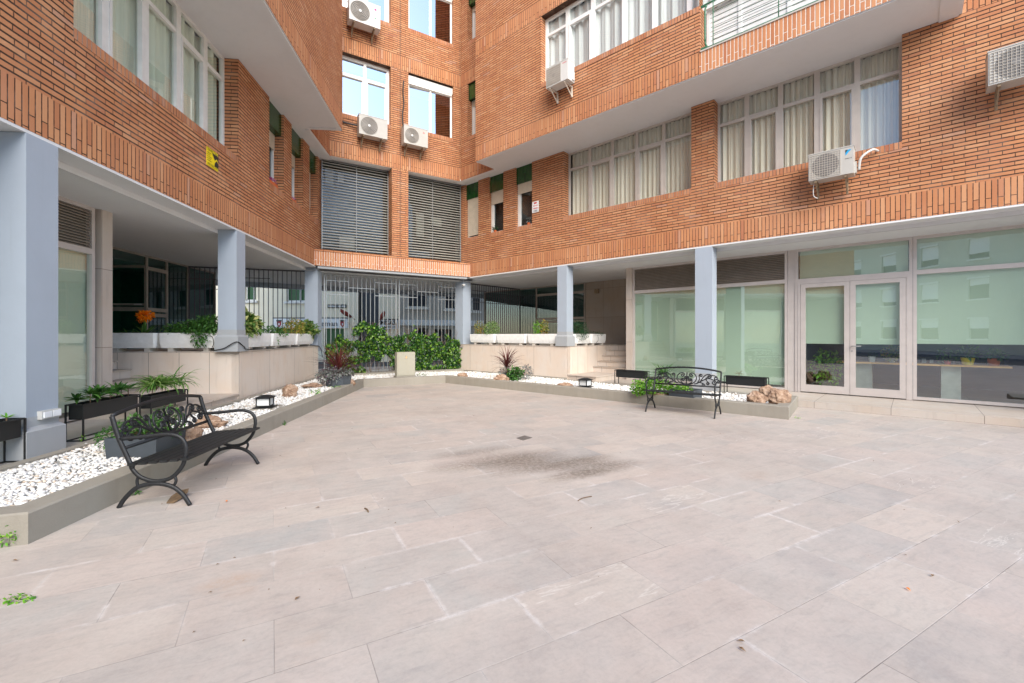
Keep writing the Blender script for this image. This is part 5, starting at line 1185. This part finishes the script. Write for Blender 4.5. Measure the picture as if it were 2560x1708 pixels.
palm_tufts('small_palm', 'small stiff-leaved palm above the right bench back', R, 7.65, 7.85, .55, .42, 4, .46, 'leaf_mid', .022, 33, 22)
def rock(label, c, r_, seed, group='rough tan rocks in the pebble beds', z=.17, sq=.75):
    vs, fs = ico(5); mb = MB(); off = Vector((seed * 7.1, seed * 3.3, seed)); V = []
    for v in vs:
        n_ = 1 + .38 * noise.noise(v * 1.1 + off) + .22 * noise.noise(v * 2.6 + off) + .10 * noise.noise(v * 6 + off) + .05 * noise.noise(v * 14 + off)
        cav = noise.noise(v * 3.3 + off * 2); n_ -= .16 * max(0, cav - .25) * 2
        V.append((c.x + v.x * n_ * r_, c.y + v.y * n_ * r_ * .8, z + r_ * sq * .55 + v.z * n_ * r_ * sq))
    mb.v = V; mb.f = [tuple(f) for f in fs]; mb.uv = [(0, 0)] * (3 * len(fs)); mb.mi = [0] * len(fs)
    return tag(mb.build('rock', 'rock', None, True, (c.x, c.y, z)), label, 'rock', group)
cB = lambda x, y: (540 + x / 3.408, 560 + y / 3.408); cR = lambda x, y: (1100 + x / 3.408, 560 + y / 3.408); cb6 = lambda x, y: (1600 + x / 5.875, 900 + y / 5.875)
rock('upright tan rock on the pebbles below the left terrace wall', G(*cB(628, 1455), .2), .15, 1, sq=1.05)
rock('low flat tan rock beside the left cordyline pot', G(*cB(820, 1385), .2), .24, 2, sq=.3)
rock('brown rock tucked against the right side of the left cordyline pot', G(*cB(1118, 1368), .2), .17, 3, sq=.95)
rock('chunky tan rock on the pebbles behind the near bench', G(*cN(1490, 640), .2), .13, 4, sq=.95)
rock('long low tan rock at the back of the pebbles behind the near bench', G(*cN(1640, 510), .2), .20, 5, sq=.5)
rock('red-brown rock by the gate end of the right bed', G(*c7(2120, 850), .2), .15, 6)
rock('pale peach rock by the purple-grey plant in the right bed', G(*cR(522, 1335), .2), .21, 7, sq=.65)
rock('small flat tan rock left of the right lantern', G(*cR(1070, 1383), .2), .17, 8, sq=.45)
rock('low tan rock half hidden under the bright green shrub', G(*cR(1890, 1462), .2), .19, 9, sq=.4)
rock('pale rock with a jagged left side at the end of the right bed', G(*cb6(1725, 632), .2), .165, 10, sq=.95)
rock('pink-brown rock behind the other two at the end of the right bed', G(*cb6(1870, 560), .2), .17, 11, sq=1.1)
rock('largest dark tan rock at the corner of the right bed', G(*cb6(2050, 640), .2), .195, 12, sq=1.05)
def lantern(label, c, rz):
    t = thing('garden_lantern', label, 'lantern', (0, 0, 0), 0, 'square black garden lanterns'); w_ = .12
    mb = MB(); mb.box(None, -.16, .16, -.16, .16, 0, .012); mb.box(None, -.07, .07, -.07, .07, .012, .03); mb.box(None, -w_, w_, -w_, w_, .03, .045)
    for x in (-w_ + .01, w_ - .01):
        for y in (-w_ + .01, w_ - .01): mb.box(None, x - .009, x + .009, y - .009, y + .009, .045, .17)
    mb.box(None, -w_, w_, -w_, w_, .17, .182); mb.build('housing', 'black_metal', t)
    mb = MB(); r_ = .16; a = [(-r_, -r_, .182), (r_, -r_, .182), (r_, r_, .182), (-r_, r_, .182)]; b = [(-.05, -.05, .225), (.05, -.05, .225), (.05, .05, .225), (-.05, .05, .225)]
    for i in range(4): j = (i + 1) % 4; mb.face([a[i], a[j], b[j], b[i]])
    mb.face(a[::-1]); mb.face(b); mb.build('cap', 'black_metal', t)
    mb = MB(); mb.box(None, -w_ + .015, w_ - .015, -w_ + .015, w_ - .015, .045, .17); mb.build('lamp_pane', 'lantern_white', t)
    t.location = c; t.rotation_euler = (0, 0, rz); return t
l1c = G(*cB(418, 1562), .19); lan = lantern('square black garden lantern with white panes in the left pebble bed', l1c, L.ang + .1)
l2c = G(*cR(1237, 1388), .19); dup(lan, l2c, R.ang, 'square black garden lantern with white panes in the right pebble bed')
mb = MB(); mb.box(None, l1c.x - .18, l1c.x + .55, l1c.y - .18, l1c.y + .28, .1, .188); struct(mb.build('lantern_slab', 'kerb_paint'))

# ------------------------------------------------------------------ small things on the paving
g0, g1_, g2_, g3_ = [G(*p) for p in ((1291, 1096), (1312, 1089.5), (1330.5, 1095), (1308, 1101.5))]
mb = MB(); z = .006; mb.face([at(p, z) for p in (g0, g3_, g2_, g1_)]); mb.face([at(g0, z), at(g3_, z), g3_, g0]); mb.face([at(g3_, z), at(g2_, z), g2_, g3_])
m_ = (g0 + g1_ + g2_ + g3_) / 4
tag(mb.build('drain_cover', 'drain_metal', None, False, (m_.x, m_.y, 0)), 'small square metal drain cover in the middle of the paving', 'drain cover')
cable('twig', [G(1445, 1252, .006), G(1455, 1246, .012), G(1466, 1243, .012), G(1479, 1241, .006)], .004, 'stem_brown', 'thin curved dark twig lying on the paving', 'twig')
cable('twig', [G(912, 1271, .006), G(918, 1274, .012), G(921, 1280, .006)], .006, 'debris_brown', 'short hooked twig on the paving right of the near bench', 'twig')
# brown plate under the bench
mb = MB(); A = [G(416, 1257, .01), G(428, 1240, .02), G(450, 1226, .05), (G(472, 1221, .07)), G(470, 1229, .05), G(450, 1247, .02), G(434, 1257, .01)]
mb.face(A); mb.face([a - Vector((0, 0, .006)) for a in A[::-1]])
for i in range(len(A)): j = (i + 1) % len(A); d_ = Vector((0, 0, .006)); mb.face([A[i], A[j], A[j] - d_, A[i] - d_])
tag(mb.build('palm_husk', 'debris_brown', None, False, G(445, 1245)), 'brown curved husk lying under the near bench', 'husk')
rr = random.Random(9); fl = [(25, 1401), (1148, 1230), (1080, 1235), (2330, 1410), (1552 * 0 + 570, 1254), (2170, 1470), (2115, 1618), (1862, 1604), (1845, 1617), (1534, 1300), (1975, 1250)]
for i, (x, y) in enumerate([(30, 1401), (567, 1254), (2264, 1468), (2330, 1441), (1863, 1604), (1846, 1617), (737, 1500), (800, 1268)]):
    mb = MB(); p = G(x, y, .008)
    for k in range(2): leaf(mb, p, Vector((math.cos(i * 2.3), math.sin(i * 2.3), .15)), Vector((0, 0, 1)), .032 + .008 * k, .016, .2)
    col_ = 'petal_orange' if i in (1, 2) else 'leaf_dry'
    tag(mb.build('fallen_leaf', col_, None, False, p), ['dry brown leaf at the far left of the paving', 'tiny orange petal on the paving right of the near bench', 'orange petal on the cracked slab at the lower right', 'pale brown leaf above the orange petal at the lower right', 'brown leaf near the bottom edge right of centre', 'darker leaf just below another near the bottom right', 'brown leaf on the paving at the lower left', 'tiny dry leaf on the paving left of centre'][i], 'leaf', 'fallen leaves on the paving')
mb = MB()
for i in range(230):
    x = rr.uniform(-4, 9); y = rr.uniform(2, 12)
    if inpoly(x, y, inner) or loc(R, Vector((x, y, 0)))[1] < .4: continue
    r_ = rr.uniform(.002, .006); leaf(mb, Vector((x, y, .005)), Vector((rr.gauss(0, 1), rr.gauss(0, 1), .2)), Vector((0, 0, 1)), r_ * 4, r_ * 2, .3)
tag(mb.build('debris_specks', 'debris_brown'), 'tiny dark specks of debris scattered over the paving', 'debris', kind='stuff')
def weed(label, p, n, rad, ls, mat='leaf_bright', seed=1):
    r_ = random.Random(seed); t = plant('weed', label, 'weed', p, 'weeds along the kerbs'); mb = MB(); clump(mb, p + Vector((0, 0, rad[2] * .6)), rad, n, ls, r_, .6); mb.build('leaves', mat, t)
    m2 = MB()
    for _ in range(5): m2.tube([p, p + Vector((r_.uniform(-1, 1) * rad[0] * .7, r_.uniform(-1, 1) * rad[1] * .7, rad[2]))], .002, 4)
    m2.build('stem', 'leaf_mid', t)
weed('green weed at the foot of the near left kerb corner', G(22, 1366), 60, (.06, .05, .09), .03, seed=1)
weed('flat green weed in a paving joint at the lower left', G(45, 1500), 55, (.10, .04, .012), .028, seed=2)
weed('small weed where the left kerb meets the paving behind the bench leg', G(340, 1236), 40, (.05, .03, .03), .025, 'leaf_mid', 3)
weed('small weed by the left kerb beyond the near bench', G(708, 1063), 40, (.06, .04, .035), .03, 'leaf_mid', 4)
weed('speck of green by the corner of the right kerb', G(1992, 1046), 16, (.05, .03, .01), .03, seed=5)
weed('seedlings sprouting through the pebbles below the left cordyline', G(*c7(170, 1050), .2), 26, (.16, .10, .06), .045, seed=6)
weed('small leafy weed among the pebbles near the left kerb', G(*c7(235, 1075), .2), 30, (.07, .05, .07), .05, seed=7)
weed('green sprig lying on the pebbles left of the gate kerb', G(*c7(460, 995), .2), 34, (.16, .05, .03), .045, seed=8)
weed('fallen ivy leaves on the pebbles right of the cabinet', G(*c7(1600, 825), .2), 26, (.28, .04, .02), .06, 'leaf_ivy', 9)
weed('tiny weed at the foot of the planter stand by the near column', G(*cN(650, 620), .2), 16, (.04, .03, .03), .03, seed=10)
rock('kerb end stub', G(2556, 1056, 0), .1, 20) if False else None
mb = MB(); mb.box(R, 13.9, 14.6, .30, 1.2, 0, .17); struct(mb.build('kerb', 'kerb_paint'))

# ------------------------------------------------------------------ inside the shop: desk and potted plants
t = thing('desk', 'long wooden-topped desk inside the glazed shop on the right', 'desk', R.w(13, -2.4, .14), R.ang)
mb = MB(); mb.box(R, 10.95, 13.75, -2.45, -1.85, .85, .885); mb.build('desk_top', 'desk_wood', t)
for s in (11.3, 12.75): mb = MB(); mb.box(R, s, s + .30, -2.35, -2.0, .14, .85); mb.build('pedestal', 'desk_white', t)
mb = MB(); mb.box(R, 10.95, 13.7, -2.44, -2.40, .89, 1.02); mb.build('cable_screen', 'interior_dark', t)
def ipot(label, pl, s, off, r_, h, mat, lm, n, rad, ls, z=.885):
    c = R.w(s, off, z); t = thing('potted_plant', label, 'plant', c, 0, 'potted plants on the desk'); mb = MB(); mb.cyl(c, r_ * .75, h, 20, 0, None, r_); mb.build('pot', mat, t)
    m2 = MB(); clump(m2, c + Vector((0, 0, h + rad[2] * .7)), rad, n, ls, random.Random(int(s * 10)), .5); m2.build('leaves', lm, t)
ipot('white pot on the desk behind the right door leaf', 0, 11.60, -2.05, .07, .13, 'sign_white', 'leaf_dark', 60, (.10, .10, .06), .06)
ipot('bushy yellow-green pothos on the desk behind the right door leaf', 0, 11.95, -2.05, .06, .10, 'desk_white', 'leaf_yellow', 260, (.22, .2, .16), .08)
ipot('white and yellow pot with a spiky plant on the desk', 0, 13.15, -2.05, .11, .15, 'sign_yellow', 'leaf_mid', 90, (.16, .16, .14), .10)
ipot('orange pot with dark leaves at the end of the desk', 0, 13.52, -2.05, .10, .15, 'terracotta', 'leaf_mid', 140, (.20, .18, .10), .09)
ipot('dark leafy plant in a small pot near the middle of the desk', 0, 12.85, -2.05, .06, .08, 'red', 'leaf_mid', 140, (.2, .18, .14), .08)
ipot('tall dark plant on the floor behind the left door leaf', 0, 10.75, -1.85, .13, .25, 'interior_dark', 'leaf_bright', 420, (.36, .3, .45), .10, .14)
t = MB(); t.box(R, 12.45, 12.52, -2.4, -2.36, .885, .98); t.box(R, 12.58, 12.64, -2.4, -2.36, .885, .96); tag(t.build('white_adapter', 'sign_white', None, False, R.w(12.5, -2.4, .885)), 'pair of small white plugs on the desk', 'plug')
cable('desk_cable', [R.w(12.80, -2.3, 1.02), R.w(12.78, -2.28, .93), R.w(12.86, -2.25, .90), R.w(12.98, -2.24, .895)], .006, 'sign_white', 'white cable looping on the desk', 'cable')
# lobby plants seen dimly behind the left planters and a flower box on the left narrow window
mb = MB(); mb.box(L, 6.25, 6.72, -.20, -.02, SILL, SILL + .10); fb = tag(mb.build('flower_box', 'terracotta', None, False, L.w(6.25, 0, SILL)), 'red flower box with pink flowers on the narrow left window sill', 'flower box')
mb = MB(); clump(mb, L.w(6.48, -.11, SILL + .15), (.10, .22, .08), 160, .045, random.Random(4), .7); mb.build('flowers', 'petal_pink', fb)
mb = MB(); mb.box(L, 7.55, 8.0, -.20, -.04, SILL, SILL + .09); fb = tag(mb.build('flower_box', 'terracotta', None, False, L.w(7.55, 0, SILL)), 'red flower box on the second narrow left window sill', 'flower box')
mb = MB(); clump(mb, L.w(7.78, -.12, SILL + .12), (.1, .2, .05), 70, .04, random.Random(5), .7); mb.build('flowers', 'petal_pink', fb)
def sillpot(label, s, mat, lm, n):
    c = R.w(s, -.12, SILL + .01); t = thing('sill_pot', label, 'pot', c); mb = MB(); mb.cyl(c, .04, .09, 16, 0, None, .055); mb.build('pot', mat, t); m2 = MB(); clump(m2, c + Vector((0, 0, .17)), (.10, .10, .09), n, .05, random.Random(int(s * 7)), .5); m2.build('leaves', lm, t)
sillpot('small leafy pot on the sill of the middle narrow right window', 1.2, 'terracotta', 'leaf_dark', 110)
sillpot('small pink pot with greyish plant on the sill of the third narrow right window', 2.78, 'terracotta', 'leaf_silver', 70)

# ------------------------------------------------------------------ buildings across the back street
SB = Fr((-40., 25.), (-6.4, 25.)); sX = lambda px, Y=25.: (px - CX) / F_ * Y + 40; sZ = lambda py, Y=25.: EYE + (HY - py) * Y / F_
t = thing('street_building', 'beige rendered building seen through the gate with a white crested sign', 'building', (-12, 25, 0))
def facade(fr, s0, s1, z0, z1, holes, mat, t, depth=.2):
    global bld
    keep = bld; bld = t; o = wall(fr, 0, s0, s1, z0, z1, holes, mat, 'wall', depth); bld = keep; return o
wins = [(sX(716), sX(770), sZ(754), 5.0), (sX(613), sX(640), sZ(752), 5.0), (sX(808), sX(860), .9, sZ(822)), (sX(690), sX(780), .9, 1.9), (sX(895), sX(948), .0, 4.6), (sX(953), sX(985), 4.0, 5.4), (sX(590), sX(640), .5, 1.9), (sX(480), sX(530), 3.4, 5.0)]
facade(SB, 0, 33.6, 0, 12, wins, 'street_beige', t)
for i, h in enumerate(wins): mb = MB(); mb.rect(SB, h[0], h[1], h[2], h[3], -.19); mb.build('doorway' if i == 4 else 'window', 'street_dark' if i in (4, 5) else 'leaf_dark', t)
for h in wins[:2]:
    mb = MB(); mb.box(SB, h[0] - .1, h[1] + .1, 0, .12, h[2] - .12, h[2]); mb.box(SB, h[0], h[0] + .07, -.15, -.1, h[2], h[3]); mb.box(SB, (h[0] + h[1]) / 2 + .1, (h[0] + h[1]) / 2 + .18, -.15, -.1, h[2], h[3]); mb.box(SB, h[0], h[1], -.15, -.1, h[2], h[2] + .07); mb.build('window_frame', 'white_pvc', t)
mb = MB(); mb.box(SB, 33.4, 33.6, -6, -.02, 0, 12); mb.build('side_wall', 'street_beige', t)
# signs
a, b, z1_, z0_ = sX(685), sX(871), sZ(796.5), sZ(820)
mb = MB(); mb.box(SB, a, b, .02, .10, z0_, z1_); mb.box(SB, a - .03, b + .03, .02, .11, z1_, z1_ + .05, 1); sg = mb.build('shop_sign', ['sign_white', 'ink_black']); sg = tag(sg, 'long white sign with two red crests and grey serif letters beyond the gate', 'sign')
XF = lambda cx0, cz0: (lambda x, y: SB.w(cx0 + x, .105, cz0 + y)); mb = MB(); zc = (z0_ + z1_) / 2 - .04
text_mesh(mb, 'S', .42, XF(sX(722), zc)); text_mesh(mb, 'eman', .40, XF(sX(825), zc), squeeze=1.1); mb.build('lettering', 'sign_grey_text', sg)
for px in (700, 858):
    c_ = sX(px); mb = MB(); P_ = [(-.13, .16), (0, .20), (.13, .16), (.12, -.06), (0, -.20), (-.12, -.06)]; mb.face([SB.w(c_ + x, .106, zc + y) for x, y in P_]); o = mb.build('crest', 'crest_red', sg)
    mb = MB(); mb.box(SB, c_ - .15, c_ + .15, .106, .112, zc + .13, zc + .22); mb.build('crest_crown', 'ink_black', o); mb = MB(); mb.box(SB, c_ - .03, c_ + .03, .106, .112, zc - .08, zc + .04); mb.build('crest_mark', 'sign_white', o)
a, b, z1_, z0_ = sX(951), sX(996), sZ(800), sZ(823)
mb = MB(); mb.box(SB, a, b, .02, .10, z0_, z1_); mb.box(SB, a - .03, b + .03, .02, .11, z1_, z1_ + .05, 1); sg = tag(mb.build('shop_sign', ['sign_white', 'ink_black']), 'white sign reading MISAS right of the dark doorway beyond the gate', 'sign')
mb = MB(); text_mesh(mb, 'MISAS', .34, XF((a + b) / 2 - .05, z1_ - .17)); strokes(mb, .8, .12, XF((a + b) / 2, z0_ + .12)); mb.build('lettering', 'ink_black', sg)
mb = MB()
for k in range(3): mb.box(SB, sX(820) + k * .36, sX(820) + k * .36 + .33, .02, .06, sZ(770), sZ(761.5))
pq = tag(mb.build('name_plaque', 'ink_black'), 'small black lettered plaque on the beige building beyond the gate', 'plaque')
mb = MB(); strokes(mb, .95, .10, lambda x, y: SB.w(sX(843) + x, .065, sZ(766) + y)); mb.build('lettering', 'sign_white', pq)
for i, (x0, y0, x1, y1) in enumerate(((890, 800, 868, 778), (950, 806, 973, 783))):
    p0, p1 = SB.w(sX(x0), .1, sZ(y0)), SB.w(sX(x1), 1.0, sZ(y1)); f_ = thing('rolled_flag', ['rolled dark red flag on a pole left of the dark doorway beyond the gate', 'rolled dark red flag on a pole right of the dark doorway beyond the gate'][i], 'flag', p0, 0, 'rolled flags over the doorway')
    mb = MB(); mb.tube([p0, p1], .018, 6); mb.build('pole', 'bracket_rust', f_); mb = MB(); mb.tube([p0 + (p1 - p0) * .3, p0 + (p1 - p0) * .65, p1], [.06, .13, .07], 8); mb.build('cloth', 'flag_red', f_, True)
SG = Fr((-6.4, 25.), (-6.4 + 20 * .931, 25 + 20 * .366))
t = thing('street_building', 'grey rendered building with small windows seen through the right side of the gate', 'building', (-3, 26, 0))
gw = []
for x0, x1, y0, y1 in ((1018, 1068, 768, 720), (1112, 1137, 773, 725), (1180, 1200, 778, 732), (1040, 1070, 862, 820), (1085, 1130, 862, 822), (1255, 1290, 780, 735)):
    a, za = SG.sz(x0, y0); b, zb_ = SG.sz(x1, y0); gw.append((a, b, max(0.3, za), za + (y0 - y1) * 25 / 1100))
facade(SG, 0, 34, 0, 12, gw, 'street_grey', t)
for h in gw: mb = MB(); mb.rect(SG, h[0], h[1], h[2], h[3], -.19); mb.build('window', 'street_dark', t)
mb = MB(); mb.box(SG, .05, 34, .01, .12, 2.08, 2.40); mb.build('sign_band', 'sign_white', t)
for h in gw[:3]:
    mb = MB(); mb.box(SG, h[0] - .1, h[1] + .1, 0, .12, h[2] - .12, h[2]); mb.box(SG, h[0], h[0] + .06, -.15, -.08, h[2], h[3]); mb.box(SG, h[0] + .06, h[1], -.15, -.08, h[2], h[2] + .06); mb.build('window_frame', 'white_pvc', t)

# ------------------------------------------------------------------ buildings behind the camera (seen only as reflections)
OB = Fr((-30., -23.), (30., -23.)); OB.n = Vector((0, 1, 0))
t = thing('opposite_building', 'pale rendered apartment house across the street behind the viewer', 'building', (0, -23, 0))
ow = []
for i in range(15):
    for k in range(3): s = 2 + i * 3.9; ow.append((s, s + 1.5, 1.2 + 3.3 * k + (2.4 if k == 0 else 0) * 0, 2.9 + 3.3 * k))
keep = bld; bld = t; wall(OB, 0, 0, 60, 0, 10.5, ow, 'opposite_render', 'wall', .25); bld = keep
mb = MB(); sh = MB()
for i, h in enumerate(ow):
    mb.rect(OB, h[0], h[1], h[2], h[3], -.2); k = .3 + .6 * ((i * 37) % 10) / 10; sh.box(OB, h[0], h[1], -.15, -.1, h[3] - (h[3] - h[2]) * k, h[3]); sh.box(OB, h[0] - .1, h[1] + .1, 0, .15, h[2] - .12, h[2]); sh.box(OB, h[0] - .05, h[1] + .05, 0, .12, h[3], h[3] + .15)
mb.build('opening', 'street_dark', t); sh.build('shutter', 'white_frame', t)
mb = MB(); mb.box(OB, 0, 60, -10, 0, 10.5, 10.9); mb.build('roof', 'opposite_render', t)
print('objects', len(D.objects), 'stones', len(gf))
